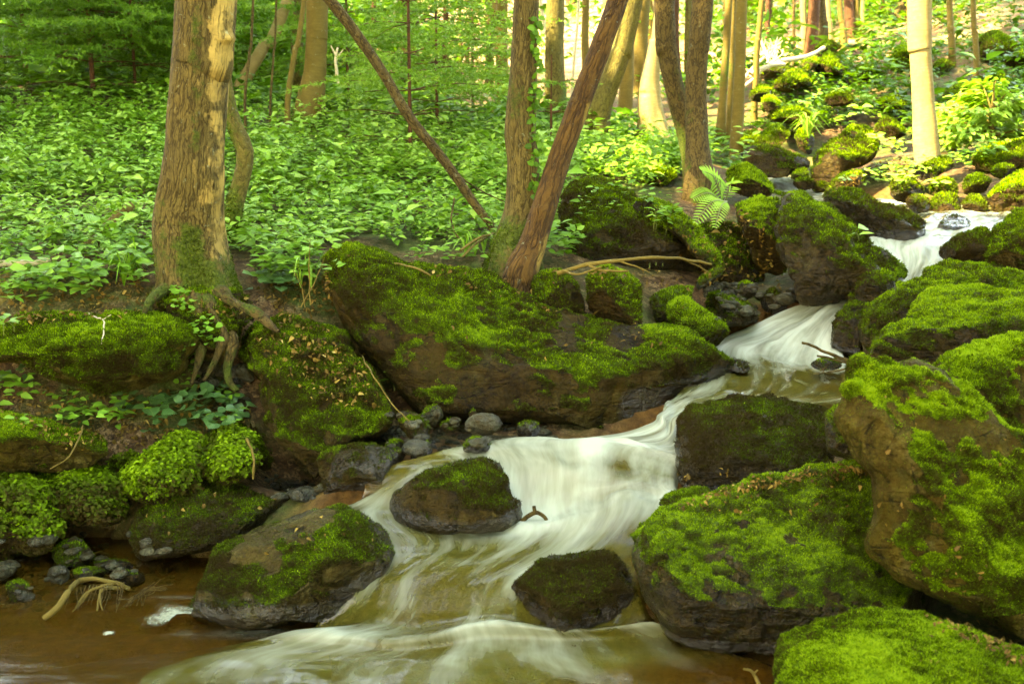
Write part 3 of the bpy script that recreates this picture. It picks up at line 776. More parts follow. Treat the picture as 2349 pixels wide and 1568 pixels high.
# name, label, outline, Y, tilt, T, options
ROCK_TABLE = [
 ('boulder', 'huge long slanting boulder with a moss cap over its dark front face',
  [(738,605),(762,580),(802,563),(860,578),(910,600),(968,603),(1076,616),(1140,637),(1202,672),(1256,692),(1364,718),(1421,733),(1490,747),(1544,756),(1597,776),(1645,812),(1690,852),(1717,882),(1650,900),(1575,912),(1540,925),(1530,968),(1490,990),(1440,1000),(1380,1000),(1300,985),(1240,978),(1150,985),(1060,985),(980,975),(920,920),(880,870),(840,815),(805,775),(780,720),(755,680)],
  4.08,.55,.26,dict(mat='r',slope=1.2,moss=.0,tint=.48,center=(1190,800),rough=.6,facets=[(.22,-.5,1,.13),(.1,-.9,.35,.05)],nf=1,tuft=.95,spots=[(1290,770,45,-.9),(1460,762,50,-.8),(1400,815,35,-.6),(1150,860,100,-.3),(900,620,120,.3),(1560,850,110,.35),(840,700,80,.35)])),
 ('boulder', 'broad lens-shaped boulder with shaggy moss jutting from the left bank',
  [(-160,800),(-100,765),(-40,750),(0,742),(40,722),(110,712),(165,709),(230,716),(300,708),(370,725),(420,745),(455,765),(463,787),(442,805),(425,850),(380,878),(320,898),(250,912),(180,902),(110,880),(50,842),(-20,815),(-100,830)],
  4.02,.30,.33,dict(moss=.38,tint=.55,mat='o',facets=[(.1,-.6,-1,.08),(.1,-1,.1,.06)],nf=1,spots=[(200,820,90,.8),(90,800,50,.5),(320,770,90,.6),(240,870,60,.6)])),
 ('boulder', 'blocky slab strewn with dry leaves, dropping to the stream by the left tree',
  [(522,747),(570,740),(612,733),(640,718),(684,722),(756,740),(803,765),(828,820),(856,841),(874,884),(906,938),(908,967),(880,998),(830,1016),(775,1050),(745,1085),(700,1110),(650,1080),(612,1010),(598,930),(578,870),(540,815),(524,780)],
  3.74,.66,.30,dict(moss=.10,tint=.42,mat='g',center=(720,900),facets=[(.15,-.7,.85,.20),(-.2,-1,-.1,.10)],nf=2)),
 ('rock', 'low rounded rock with a grey bare crown beside the quiet inlet',
  [(695,1112),(705,1070),(740,1035),(790,1018),(850,1016),(905,1028),(955,1048),(948,1082),(920,1125),(875,1150),(800,1162),(735,1152)],
  3.52,.2,.17,dict(moss=-.25,tint=.2,mat='g')),
 ('rock', 'domed brown-green rock parting the white water at the foot of the small cascade',
  [(884,1152),(914,1109),(968,1076),(1032,1055),(1094,1046),(1140,1056),(1169,1090),(1182,1138),(1200,1170),(1190,1205),(1120,1232),(1040,1236),(960,1228),(905,1200)],
  3.34,.26,.2,dict(moss=-.28,tint=.12,mat='g',rough=.6,facets=[(-.35,-.8,.7,.06)],nf=1,spots=[(1130,1075,50,.4)])),
 ('boulder', 'low boulder with a golden shoulder and bare grey crown in the near pool',
  [(392,1372),(432,1321),(468,1285),(522,1242),(594,1206),(666,1181),(738,1161),(824,1168),(870,1193),(899,1220),(913,1264),(900,1310),(865,1352),(815,1392),(790,1432),(684,1440),(560,1440),(450,1420)],
  3.0,.42,.28,dict(moss=-.15,tint=.28,mat='p',rough=.8,spots=[(590,1240,75,-.8),(700,1195,60,-.9),(480,1330,60,.2),(820,1200,70,.5),(880,1290,60,.4),(500,1300,80,.3)],facets=[(-.25,-.6,.9,.12),(.3,-1,.1,.08)],nf=2)),
 ('rock', 'squat rock furred with brownish moss standing alone in the smooth run of the near stream',
  [(1160,1340),(1184,1318),(1220,1285),(1292,1267),(1364,1258),(1418,1261),(1445,1289),(1463,1328),(1472,1372),(1462,1415),(1418,1452),(1346,1476),(1274,1486),(1220,1472),(1172,1440),(1160,1390)],
  2.93,.22,.2,dict(moss=.40,slope=.5,tint=.13,mat='r',facets=[(0,-.3,1,.08)],nf=2)),
 ('boulder', 'massive dark boulder with a bright green moss brow overhanging the near pool',
  [(1446,1290),(1450,1235),(1472,1208),(1508,1184),(1550,1162),(1647,1129),(1755,1097),(1827,1081),(1917,1064),(1995,1062),(2080,1120),(2140,1250),(2150,1400),(2100,1490),(1980,1510),(1863,1512),(1719,1515),(1611,1500),(1539,1464),(1503,1420),(1466,1350)],
  2.83,.34,.34,dict(moss=-.10,slope=1.2,tint=.66,mat='d',center=(1760,1290),spots=[(1700,1430,190,-.5),(1560,1180,110,.35),(1900,1110,120,.35),(1850,1200,110,.35)],facets=[(-.1,-1,-.5,.08),(.0,-.6,1,.08)],nf=1,tuft=.9,rough=.7)),
 ('boulder', 'tall pointed foreground boulder with an ochre bare edge and hanging moss',
  [(1953,822),(1989,819),(2043,830),(2097,828),(2151,852),(2187,877),(2223,906),(2277,945),(2324,988),(2365,1030),(2480,1130),(2570,1280),(2560,1420),(2440,1490),(2317,1446),(2259,1418),(2187,1392),(2115,1360),(2043,1330),(2014,1298),(1985,1268),(1983,1235),(1998,1184),(1996,1112),(1986,1069),(1964,1050),(1935,999),(1908,949),(1922,913),(1931,859)],
  2.62,.32,.30,dict(moss=-.30,tint=.64,mat='o',rough=.65,center=(2190,1150),spots=[(2260,1270,150,1.0),(2360,1180,120,.9),(2110,1310,70,.8),(2130,1060,45,.5),(2000,870,45,.45),(2200,930,35,.4),(1960,1000,70,-.5),(2020,1200,45,-.6),(2330,1400,120,.6)],facets=[(.35,-.75,.65,.14),(-.75,-1,.0,.12),(.3,-1,-.25,.08)],nf=0,tuft=.9,leafy=.25)),
 ('boulder', 'rounded foreground boulder wholly covered in plush bright green moss, lower right',
  [(1776,1505),(1787,1472),(1827,1444),(1899,1418),(1971,1404),(2025,1396),(2097,1403),(2169,1418),(2241,1444),(2295,1472),(2360,1500),(2500,1590),(2550,1700),(2400,1800),(2100,1830),(1900,1790),(1800,1690),(1776,1590)],
  2.12,.42,.30,dict(moss=.58,slope=.7,tint=.60,mat='o',nf=1,rough=.8,leafy=.35,tuft=.95)),
 ('boulder', 'grey lichened boulder with a moss-draped left ridge rising behind the tall pointed one',
  [(2137,838),(2187,805),(2241,782),(2295,773),(2349,760),(2450,750),(2520,880),(2480,1040),(2350,1060),(2250,990),(2180,940),(2120,885)],
  3.25,.3,.22,dict(moss=-.10,tint=.66,mat='o',facets=[(.5,-1,.3,.16)],nf=2)),
 ('boulder', 'sloping dark boulder with a plush moss crest, rearmost of the mossy pile',
  [(1962,775),(1989,718),(2025,679),(2079,643),(2133,614),(2187,598),(2241,598),(2295,612),(2349,632),(2470,690),(2470,820),(2250,850),(2100,850),(2000,845),(1968,810)],
  4.35,.4,.25,dict(moss=.02,slope=1.3,tint=.56,mat='d',facets=[(-.8,-.8,.1,.12)],nf=2,tuft=.85)),
 ('moss_mound', 'small moss-capped hump wedged in the middle of the mossy pile',
  [(2073,738),(2086,697),(2115,664),(2169,653),(2223,649),(2281,660),(2330,690),(2340,770),(2200,790),(2090,775)],
  4.1,.2,.16,dict(moss=.25,slope=1.3,tint=.62,mat='d',nf=1,tuft=.85)),
 ('boulder', 'wide low boulder with a rolling moss blanket, frontmost of the mossy pile',
  [(1992,822),(2014,776),(2061,740),(2115,715),(2169,693),(2223,675),(2277,665),(2349,666),(2480,690),(2520,830),(2400,900),(2200,905),(2080,890),(2000,850)],
  3.85,.34,.26,dict(moss=.12,slope=1.3,tint=.56,mat='d',nf=2,tuft=.9)),
 ('boulder', 'black wet boulder with a pale bare band across its shoulder, below the upper pool',
  [(1541,1025),(1550,967),(1582,934),(1647,911),(1719,904),(1791,907),(1845,918),(1905,936),(1925,990),(1915,1080),(1863,1140),(1800,1160),(1700,1170),(1610,1160),(1555,1115)],
  3.42,.36,.2,dict(moss=.06,tint=.02,mat='d',facets=[(-.1,-1,-.1,.10),(.25,-.5,1,.10)],nf=1)),
 ('rock', 'narrow mossy sliver of rock squeezed between the black wet boulder and the tall pointed one',
  [(1884,965),(1893,940),(1930,922),(1975,990),(1985,1070),(1945,1078),(1902,1058),(1888,1005)],
  3.15,.1,.1,dict(moss=.2,tint=.5,mat='d',nf=1)),
 ('boulder', 'steep angular boulder with an olive moss back and wet grey face above the upper cascade',
  [(1773,538),(1777,479),(1791,446),(1816,435),(1863,457),(1899,475),(1946,504),(1989,540),(2036,582),(2093,628),(2065,650),(2036,662),(2020,690),(1960,700),(1881,712),(1838,705),(1818,665),(1800,621),(1783,582)],
  4.95,.42,.30,dict(moss=.02,tint=.42,mat='d',center=(1900,590),facets=[(-.45,-1,.25,.18),(.6,-.5,.75,.14),(-.1,-1,-.6,.12)],nf=0)),
 ('rock', 'small mossy lobe at the right foot of the steep angular boulder',
  [(1955,690),(1962,642),(1990,617),(2030,614),(2064,636),(2045,680),(2000,700)],4.82,.1,.1,dict(moss=.4,tint=.4,mat='d',nf=1)),
 ('boulder', 'yellow-mossed block leaning over the dark hollow, left of the steep angular boulder',
  [(1682,480),(1692,460),(1720,449),(1760,445),(1790,455),(1800,520),(1800,600),(1795,650),(1740,645),(1715,575),(1697,530)],
  5.3,.3,.2,dict(moss=.05,tint=.62,mat='r',facets=[(-.3,-1,-.6,.2)],nf=1)),
 ('earth_bank', 'crumbling brown earth bank under the ferns beside the dark hollow',
  [(1545,585),(1575,530),(1630,505),(1700,512),(1745,560),(1765,610),(1745,665),(1680,665),(1620,640),(1570,615)],
  5.5,.35,.15,dict(moss=-.15,tint=.3,mat='r',nf=1,cat='bank',group=None)),
 ('boulder', 'large dark triangular boulder draped in moss and creepers behind the mossy stumps',
  [(1275,520),(1292,443),(1328,412),(1382,408),(1436,437),(1490,478),(1530,515),(1580,565),(1625,625),(1560,660),(1480,655),(1380,635),(1310,600)],
  5.3,.55,.28,dict(moss=.12,tint=.30,mat='d',facets=[(-.1,-1,.3,.12)],nf=2)),
 ('boulder', 'thin leaning slab with a mossy upper edge resting on the dark triangular boulder',
  [(1440,472),(1470,448),(1510,450),(1560,480),(1605,522),(1645,572),(1665,605),(1640,622),(1596,590),(1540,535),(1485,500)],
  5.25,.3,.14,dict(moss=.12,tint=.58,mat='d',nf=1)),
 ('boulder', 'round mossy hump just right of the foot of the leaning broken trunk',
  [(1212,655),(1235,620),(1275,611),(1310,630),(1336,665),(1352,702),(1345,735),(1280,735),(1222,700)],4.55,.15,.15,dict(moss=.35,tint=.42,mat='r')),
 ('boulder', 'mossy hummock with hanging green fringe behind the crest of the huge slanting boulder',
  [(1338,655),(1350,615),(1390,597),(1440,604),(1475,640),(1493,690),(1490,745),(1460,765),(1400,760),(1345,720)],4.55,.2,.18,dict(moss=.38,tint=.52,mat='r')),
 ('boulder', 'shaded low mossy rock between the fringed hummock and the smooth green one',
  [(1486,692),(1510,664),(1560,651),(1602,659),(1612,700),(1580,745),(1510,755)],4.85,.15,.14,dict(moss=.35,tint=.44,mat='d')),
 ('boulder', 'smooth oval rock in velvety green moss at the edge of the upper pool',
  [(1523,700),(1539,678),(1568,674),(1604,696),(1640,721),(1669,746),(1681,770),(1680,795),(1640,808),(1582,785),(1535,745)],4.62,.2,.15,dict(moss=.6,tint=.58,mat='r',nf=1,rough=.7)),
 ('rock', 'lumpy mossy rock in the damp hollow left of the upper cascade',
  [(1605,705),(1620,672),(1660,664),(1690,680),(1740,684),(1758,712),(1735,745),(1670,757),(1618,742)],4.98,.18,.14,dict(moss=.28,tint=.45,mat='d',rough=1.6)),
 ('rock', 'pale upright stone splinter leaning in the damp hollow',
  [(1586,660),(1610,634),(1650,607),(1664,606),(1662,627),(1625,652),(1600,668)],4.95,.12,.05,dict(moss=-.1,tint=.45,mat='b',nf=1)),
 ('rock', 'wet black stone lying left in the dark hollow under the steep angular boulder',
  [(1686,664),(1700,644),(1725,648),(1738,675),(1712,690)],5.12,.06,.06,dict(moss=-.5,mat='d')),
 ('rock', 'wet black stone on the right side of the dark hollow',
  [(1740,690),(1756,660),(1790,656),(1812,690),(1800,725),(1755,720)],5.1,.1,.08,dict(moss=-.3,tint=.3,mat='d')),
 ('rock', 'dark dripping rock at the right lip of the upper cascade',
  [(1900,825),(1908,735),(1926,708),(1946,680),(1955,668),(1989,666),(2034,674),(2030,705),(1995,725),(1980,770),(1975,830),(1940,850)],4.72,.2,.16,dict(moss=-.12,tint=.25,mat='d')),
 ('boulder', 'long dark boulder with patchy moss sloping down to the upper right rapids',
  [(1880,464),(1892,439),(1924,427),(1971,438),(2025,463),(2079,481),(2115,503),(2130,528),(2115,552),(2061,562),(2007,552),(1953,515),(1905,490)],
  5.85,.45,.25,dict(moss=.02,tint=.2,mat='d',facets=[(-.1,-1,.1,.1)],nf=2)),
 ('rock', 'low brown dome beside the right edge of the upper rapids',
  [(2140,585),(2187,540),(2241,520),(2285,520),(2310,570),(2300,615),(2220,618),(2160,605)],5.3,.2,.15,dict(moss=-.15,tint=.25,mat='r')),
 ('boulder', 'big green mossy boulder at the right picture edge above the mossy pile',
  [(2250,565),(2277,522),(2313,486),(2355,462),(2470,470),(2520,600),(2420,700),(2300,665),(2256,612)],5.15,.45,.25,dict(moss=.35,tint=.60,mat='g',nf=2)),
 ('boulder', 'tall leaning boulder with a bare brown face and mossy back in the upper stream bed',
  [(1856,398),(1867,360),(1892,331),(1928,302),(1960,280),(1996,287),(2021,315),(2023,342),(2000,371),(1953,394),(1917,418),(1881,445),(1859,440)],
  8.1,.5,.35,dict(moss=-.05,tint=.55,mat='g',facets=[(-.5,-1,.1,.15)],nf=1)),
 ('boulder', 'flat-topped dark brown boulder at the head of the visible stream',
  [(1690,368),(1705,342),(1737,331),(1784,335),(1820,353),(1856,364),(1862,385),(1827,396),(1805,410),(1755,406),(1705,395)],8.4,.4,.3,dict(moss=-.45,tint=.3,mat='r',nf=2)),
 ('rock', 'small brown stone in the gap between the flat-topped and the tall leaning boulder',
  [(1811,404),(1825,391),(1850,387),(1864,400),(1850,415),(1822,416)],8.0,.15,.1,dict(moss=-.2,mat='r')),
 ('rock', 'mossy stone at the lip of the furthest little cascade',
  [(1815,418),(1840,402),(1862,410),(1868,432),(1835,440)],7.9,.15,.1,dict(moss=.1,tint=.4,mat='g')),
 ('rock', 'low dark ledge along the near side of the furthest cascade',
  [(1720,446),(1765,436),(1815,447),(1835,460),(1825,472),(1770,470)],7.5,.15,.15,dict(moss=.0,tint=.3,mat='d')),
 ('rock', 'leaf-covered brown rock catching sun below the pale bright trunk',
  [(1883,458),(1906,418),(1946,392),(1982,388),(1995,396),(1990,418),(1960,440),(1915,458)],7.2,.3,.2,dict(moss=-.1,tint=.5,mat='r')),
 ('rock', 'dark pointed rock below the sunlit trunk foot',
  [(2037,452),(2043,414),(2061,391),(2086,399),(2115,425),(2127,445),(2111,470),(2070,470)],7.0,.25,.18,dict(moss=.05,tint=.35,mat='d')),
 ('rock', 'rounded mossy rock second from the left in the heap by the upper rapids',
  [(2125,430),(2137,409),(2169,406),(2201,420),(2203,442),(2169,450),(2133,446)],7.1,.2,.15,dict(moss=.15,tint=.45,mat='g')),
 ('rock', 'dull green rounded rock high in the heap by the upper rapids',
  [(2204,434),(2212,407),(2241,395),(2273,406),(2279,430),(2245,450),(2213,450)],7.0,.2,.15,dict(moss=.15,tint=.4,mat='g')),
 ('rock', 'small dark rock at the left foot of the heap by the upper rapids',
  [(2074,466),(2093,445),(2122,449),(2139,468),(2135,495),(2093,492)],6.7,.15,.12,dict(moss=.05,tint=.32,mat='d')),
 ('rock', 'brownish mossy rock in the front middle of the heap by the upper rapids',
  [(2128,466),(2151,442),(2187,441),(2210,464),(2203,495),(2144,497)],6.7,.18,.14,dict(moss=.1,tint=.38,mat='r')),
 ('rock', 'brown block right of the middle in the heap by the upper rapids',
  [(2204,470),(2223,445),(2252,449),(2268,468),(2265,498),(2219,500)],6.65,.15,.12,dict(moss=.05,tint=.35,mat='r')),
 ('boulder', 'sun-flecked mossy boulder at the right picture edge behind the upper rapids',
  [(2260,458),(2277,432),(2313,402),(2355,380),(2450,375),(2480,470),(2360,500),(2290,505)],6.6,.35,.25,dict(moss=.2,tint=.55,mat='r')),
 ('boulder', 'slanting dark slab between the sunny ground and the rounded heap rocks',
  [(2085,395),(2115,374),(2158,359),(2187,362),(2196,380),(2162,398),(2133,422),(2105,418)],7.5,.25,.15,dict(moss=-.05,tint=.42,mat='d')),
 ('boulder', 'broad mossy boulder below the sunlit bush at the right edge',
  [(2222,368),(2245,338),(2295,323),(2355,316),(2440,330),(2440,385),(2349,395),(2250,398)],7.8,.4,.25,dict(moss=.3,tint=.5,mat='g')),
 ('rock', 'pale green rock tucked under the broad mossy boulder near the sunlit bush',
  [(2268,396),(2288,378),(2320,377),(2333,390),(2313,408),(2280,408)],7.2,.15,.1,dict(moss=.2,tint=.5,mat='g')),
 ('boulder', 'peaked mossy boulder high on the far right slope under the reddish trunks',
  [(1862,160),(1880,138),(1899,118),(1918,128),(1932,146),(1938,172),(1892,182)],12.6,.5,.4,dict(moss=.3,tint=.5,mat='g')),
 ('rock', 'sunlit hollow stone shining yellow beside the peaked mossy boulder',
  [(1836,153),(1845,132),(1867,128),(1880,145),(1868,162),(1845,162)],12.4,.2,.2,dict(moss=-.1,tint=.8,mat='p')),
 ('boulder', 'wide mossy boulder on the far slope left of the sunlit hollow stone',
  [(1765,210),(1780,185),(1798,168),(1827,157),(1874,175),(1878,195),(1849,200),(1809,215)],11.8,.5,.35,dict(moss=.3,tint=.5,mat='g')),
 ('boulder', 'dark-fronted boulder with a green cap at the left end of the far slope',
  [(1715,228),(1737,197),(1755,190),(1775,209),(1760,232),(1735,238)],11,.3,.25,dict(moss=.2,tint=.45,mat='d')),
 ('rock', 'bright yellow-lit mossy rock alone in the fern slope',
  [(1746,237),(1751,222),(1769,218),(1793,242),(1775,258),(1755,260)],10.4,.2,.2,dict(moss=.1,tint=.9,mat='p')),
 ('boulder', 'brown-sided rock with a tuft of grass left of the tall leaning boulder',
  [(1821,312),(1834,294),(1863,305),(1872,324),(1862,358),(1831,345)],9.0,.3,.2,dict(moss=.05,tint=.6,mat='r')),
 ('boulder', 'rounded green boulder behind the tall leaning boulder, left of the bright trunk',
  [(2005,298),(2025,269),(2050,272),(2082,306),(2060,322),(2040,325)],9.5,.3,.25,dict(moss=.4,tint=.5,mat='g')),
 ('boulder', 'mossy dome near the top of the slope beside the bright trunk',
  [(2030,150),(2065,104),(2093,103),(2110,150),(2080,175),(2055,175)],13,.4,.35,dict(moss=.4,tint=.6,mat='g')),
 ('boulder', 'mossy dome high on the slope between the two thin saplings and the edge',
  [(2225,115),(2268,70),(2310,78),(2345,120),(2300,150),(2250,145)],13,.4,.35,dict(moss=.4,tint=.5,mat='g')),
 ('boulder', 'mossy outcrop near the right edge of the upper slope',
  [(2296,148),(2328,121),(2365,112),(2420,140),(2390,170),(2330,165)],12,.4,.35,dict(moss=.4,tint=.45,mat='g')),
 ('boulder', 'dark rock under the tangle of bleached branches',
  [(1732,182),(1762,155),(1791,144),(1827,151),(1820,172),(1784,182)],12.4,.3,.3,dict(moss=-.1,tint=.3,mat='d')),
 ('boulder', 'low mossy rock among the far trunks above the peaked boulder',
  [(1866,118),(1885,96),(1910,95),(1930,112),(1900,124)],13.6,.3,.3,dict(moss=.3,tint=.45,mat='g')),
 ('boulder', 'mossy lump on the slope above the tall leaning boulder',
  [(1887,232),(1902,212),(1925,202),(1945,210),(1963,230),(1940,246),(1906,246)],10.6,.4,.3,dict(moss=.25,tint=.42,mat='g')),
 ('boulder', 'low mossy rock half sunk in herbs left of the bright trunk',
  [(2003,244),(2019,226),(2045,217),(2068,224),(2087,242),(2061,256),(2024,256)],10.8,.4,.3,dict(moss=.25,tint=.42,mat='g')),
 ('boulder', 'shaded mossy rock high on the slope midway to the bright trunk',
  [(1954,175),(1968,155),(1990,145),(2009,153),(2026,173),(2004,189),(1972,189)],12.6,.4,.3,dict(moss=.25,tint=.42,mat='g')),
 ('boulder', 'dark mossy rock right of the bright trunk among herbs',
  [(2160,226),(2176,204),(2200,193),(2222,201),(2240,223),(2216,241),(2180,241)],10.6,.4,.3,dict(moss=.25,tint=.42,mat='g')),
 ('boulder', 'mossy rock on the right slope above the sunlit bushes',
  [(2245,201),(2263,179),(2290,168),(2314,176),(2335,198),(2308,216),(2267,216)],11.2,.4,.3,dict(moss=.25,tint=.42,mat='g')),
 ('boulder', 'small mossy rock between the bright trunk and the thin yellowish one',
  [(2139,157),(2149,142),(2165,135),(2179,141),(2191,156),(2175,168),(2152,168)],12.6,.4,.3,dict(moss=.25,tint=.42,mat='g')),
 ('boulder', 'long mossy rib of stone sloping down toward the flat-topped boulder',
  [(1755,272),(1779,252),(1815,242),(1848,250),(1875,270),(1839,286),(1785,286)],10.2,.4,.3,dict(moss=.25,tint=.42,mat='g')),
 ('boulder', 'round mossy rock beside the brown-sided rock with grass',
  [(1744,315),(1758,295),(1780,285),(1799,293),(1816,313),(1794,329),(1762,329)],9.4,.4,.3,dict(moss=.25,tint=.42,mat='g')),
 ('boulder', 'mossy rock at the foot of the straight pale-tan trunk',
  [(1691,327),(1704,309),(1725,300),(1743,307),(1759,325),(1738,339),(1708,339)],9.4,.4,.3,dict(moss=.25,tint=.42,mat='g')),
 ('boulder', 'mossy knoll at the foot of the twin dark trunks on the stream side',
  [(1660,392),(1705,371),(1733,382),(1755,403),(1780,432),(1777,452),(1740,462),(1700,455),(1665,430)],6.75,.4,.25,dict(moss=.5,tint=.64,mat='r')),
 ('boulder', 'bright mossy hump left of the twin dark trunks',
  [(1466,405),(1503,380),(1545,386),(1556,412),(1520,432),(1475,430)],7.3,.3,.25,dict(moss=.5,tint=.78,mat='r')),
 ('boulder', 'low mossy rock with a dark undercut flank at the left picture edge',
  [(-120,965),(-40,938),(60,942),(130,965),(190,993),(245,1010),(255,1042),(200,1078),(120,1092),(40,1090),(-80,1075)],3.72,.25,.22,dict(moss=.22,tint=.6,mat='o',facets=[(0,-1,-.5,.15)],nf=1)),
 ('boulder', 'flat moss-carpeted rock sloping into the side pool',
  [(296,1215),(320,1168),(380,1118),(450,1094),(530,1094),(600,1120),(670,1140),(728,1158),(715,1195),(630,1230),(540,1265),(460,1292),(385,1302),(315,1282),(296,1248)],3.42,.38,.18,dict(moss=.3,tint=.22,mat='d',nf=2)),
 ('moss_mound', 'mossy root mound wrapped round the foot of the thick left tree',
  [(345,690),(365,652),(420,640),(480,640),(530,655),(575,690),(598,722),(565,745),(520,790),(480,815),(440,790),(395,745)],4.2,.3,.16,dict(moss=.30,slope=.6,tint=.46,mat='r',nf=1,rough=2.0,cat='root mound',group=None)),
 ('boulder', 'long low mossy ledge carrying the leafy moss mounds of the left bank',
  [(-160,1130),(-60,1090),(60,1075),(180,1065),(290,1040),(380,1012),(480,995),(570,995),(612,1040),(590,1100),(510,1130),(430,1165),(320,1185),(250,1215),(160,1250),(60,1290),(-80,1290)],3.72,.35,.16,dict(moss=.25,slope=.8,tint=.44,mat='r',nf=1,rough=1.8,leafy=.6)),
 ('moss_mound', 'leafy bright moss mound at the left edge above the shallow pool',
  [(-120,1110),(-40,1085),(60,1090),(110,1118),(137,1170),(152,1222),(112,1272),(40,1280),(-80,1278)],3.5,.25,.2,dict(moss=.15,tint=.50,mat='r',nf=0,rough=2.4,leafy=.9,tuft=1.2,group='leafy moss mounds on the left bank')),
 ('moss_mound', 'leafy moss mound with a dark fringe between the other two on the left bank',
  [(95,1130),(110,1085),(160,1068),(230,1078),(280,1108),(302,1150),(282,1200),(200,1212),(130,1192)],3.62,.25,.18,dict(moss=.1,tint=.42,mat='r',nf=0,rough=2.4,leafy=.9,tuft=1.2,group='leafy moss mounds on the left bank')),
 ('moss_mound', 'largest and brightest leafy moss mound, beside the round-leaved plants',
  [(280,1105),(310,1060),(370,1018),(430,998),(480,1008),(492,1060),(462,1112),(410,1155),(350,1168),(300,1148)],3.6,.3,.18,dict(moss=.25,tint=.66,mat='r',nf=0,rough=2.4,leafy=.9,tuft=1.2,group='leafy moss mounds on the left bank')),
 ('moss_mound', 'moss mound tucked against the foot of the leaf-strewn slab',
  [(465,1070),(488,1000),(540,983),(592,1010),(604,1062),(562,1108),(498,1112)],3.68,.25,.16,dict(moss=.25,tint=.56,mat='r',nf=0,rough=2.4,leafy=.8,tuft=1.2,group='leafy moss mounds on the left bank')),
 ('rock', 'small stone with a moss cap at the waterline below the left moss mound',
  [(112,1265),(140,1240),(180,1231),(215,1260),(228,1292),(170,1306),(122,1296)],3.4,.15,.09,dict(moss=.3,tint=.45,mat='d',group='stones in the side pool')),
 ('rock', 'bluish grey wedge stone in the side pool',
  [(98,1318),(112,1299),(150,1296),(166,1315),(152,1338),(105,1340)],3.28,.1,.06,dict(moss=-.8,mat='b',nf=5,group='stones in the side pool')),
 ('rock', 'mossy stone next to the bluish grey wedge stone',
  [(156,1325),(180,1300),(240,1304),(248,1332),(195,1347)],3.26,.12,.07,dict(moss=.25,tint=.32,mat='d',group='stones in the side pool')),
 ('rock', 'flat dark slate-like stone behind the driftwood',
  [(206,1296),(240,1280),(290,1283),(315,1302),(262,1318),(212,1312)],3.36,.12,.06,dict(moss=-.7,mat='d',nf=4,group='stones in the side pool')),
 ('rock', 'warm brown split stone at the root end of the driftwood',
  [(243,1325),(265,1304),(320,1308),(344,1335),(322,1358),(278,1352)],3.24,.1,.07,dict(moss=-.8,mat='r',nf=5,group='stones in the side pool')),
 ('rock', 'yellowish stone cut by the left picture edge beside the side pool',
  [(-30,1335),(-5,1292),(15,1291),(22,1320),(8,1348)],3.3,.1,.08,dict(moss=-.4,tint=.6,mat='o',group='stones in the side pool')),
 ('rock', 'tiny dark green stone beside the yellowish edge stone',
  [(17,1302),(30,1289),(42,1305),(26,1320)],3.32,.06,.04,dict(moss=-.2,tint=.4,mat='b',group='stones in the side pool')),
 ('rock', 'small ball of brown moss on a stone in the shallows at far left',
  [(2,1362),(20,1333),(55,1328),(78,1356),(60,1380),(15,1384)],3.12,.1,.06,dict(moss=.35,tint=.28,mat='d',group='stones in the side pool')),
 ('rock', 'tiny pale round pebble above the mossy waterline stone',
  [(180,1222),(190,1216),(201,1224),(192,1236)],3.62,.03,.03,dict(moss=-1.2,tint=.6,mat='p',nf=0,group='stones in the side pool')),
 ('rock', 'small brown pebble beside the flat moss-carpeted rock',
  [(656,1128),(672,1117),(704,1128),(700,1145),(668,1145)],3.6,.06,.05,dict(moss=-1.2,mat='r',group='stones in the side pool')),
 ('rock', 'upright grey-green stone at the foot of the huge slanting boulder',
  [(958,955),(985,928),(1010,926),(1020,956),(1000,985),(964,980)],3.86,.1,.06,dict(moss=-.1,tint=.5,mat='b',nf=4,group='stones at the foot of the huge boulder')),
 ('rock', 'small triangular stone at the foot of the huge slanting boulder',
  [(1068,962),(1085,937),(1104,956),(1092,972)],3.9,.06,.05,dict(moss=-.2,tint=.5,mat='g',group='stones at the foot of the huge boulder')),
 ('rock', 'broad mossy stone between the leaf-strewn slab and the upright grey-green stone',
  [(908,990),(917,945),(950,940),(982,960),(1000,1000),(988,1022),(938,1015)],3.76,.15,.09,dict(moss=.1,tint=.42,mat='g',group='stones at the foot of the huge boulder')),
 ('rock', 'flat dark stone behind the mossy tuft stone',
  [(1003,982),(1030,959),(1056,964),(1052,990),(1020,995)],3.82,.1,.05,dict(moss=-.5,mat='d',nf=4,group='stones at the foot of the huge boulder')),
 ('rock', 'angular wet stone between the flat dark and the blocky stone',
  [(1048,1000),(1070,970),(1100,964),(1124,980),(1112,1006)],3.74,.1,.05,dict(moss=-.3,tint=.4,mat='b',nf=4,group='stones at the foot of the huge boulder')),
 ('rock', 'mossy tuft stone standing in the quiet water beside the white rapids',
  [(1058,1036),(1070,1008),(1100,998),(1130,1012),(1132,1034),(1095,1042)],3.58,.1,.07,dict(moss=.5,tint=.32,mat='d',group='stones at the foot of the huge boulder')),
 ('rock', 'blocky stone with moss at the edge of the white rapids below the huge boulder',
  [(1172,992),(1200,964),(1232,963),(1244,985),(1238,1012),(1182,1014)],3.78,.1,.06,dict(moss=.0,tint=.4,mat='b',nf=5,group='stones at the foot of the huge boulder')),
 ('rock', 'dark wet stone in front of the broad mossy stone',
  [(928,1045),(950,1019),(986,1008),(996,1040),(962,1068)],3.62,.1,.06,dict(moss=-.4,mat='d',nf=4,group='stones at the foot of the huge boulder')),
 ('rock', 'brown stone against the foot of the leaf-strewn slab',
  [(876,1022),(905,1006),(932,1017),(924,1042),(890,1042)],3.7,.1,.06,dict(moss=-.4,mat='r',group='stones at the foot of the huge boulder')),
 ('rock', 'small dark mossy rock at the foam behind the massive dark boulder',
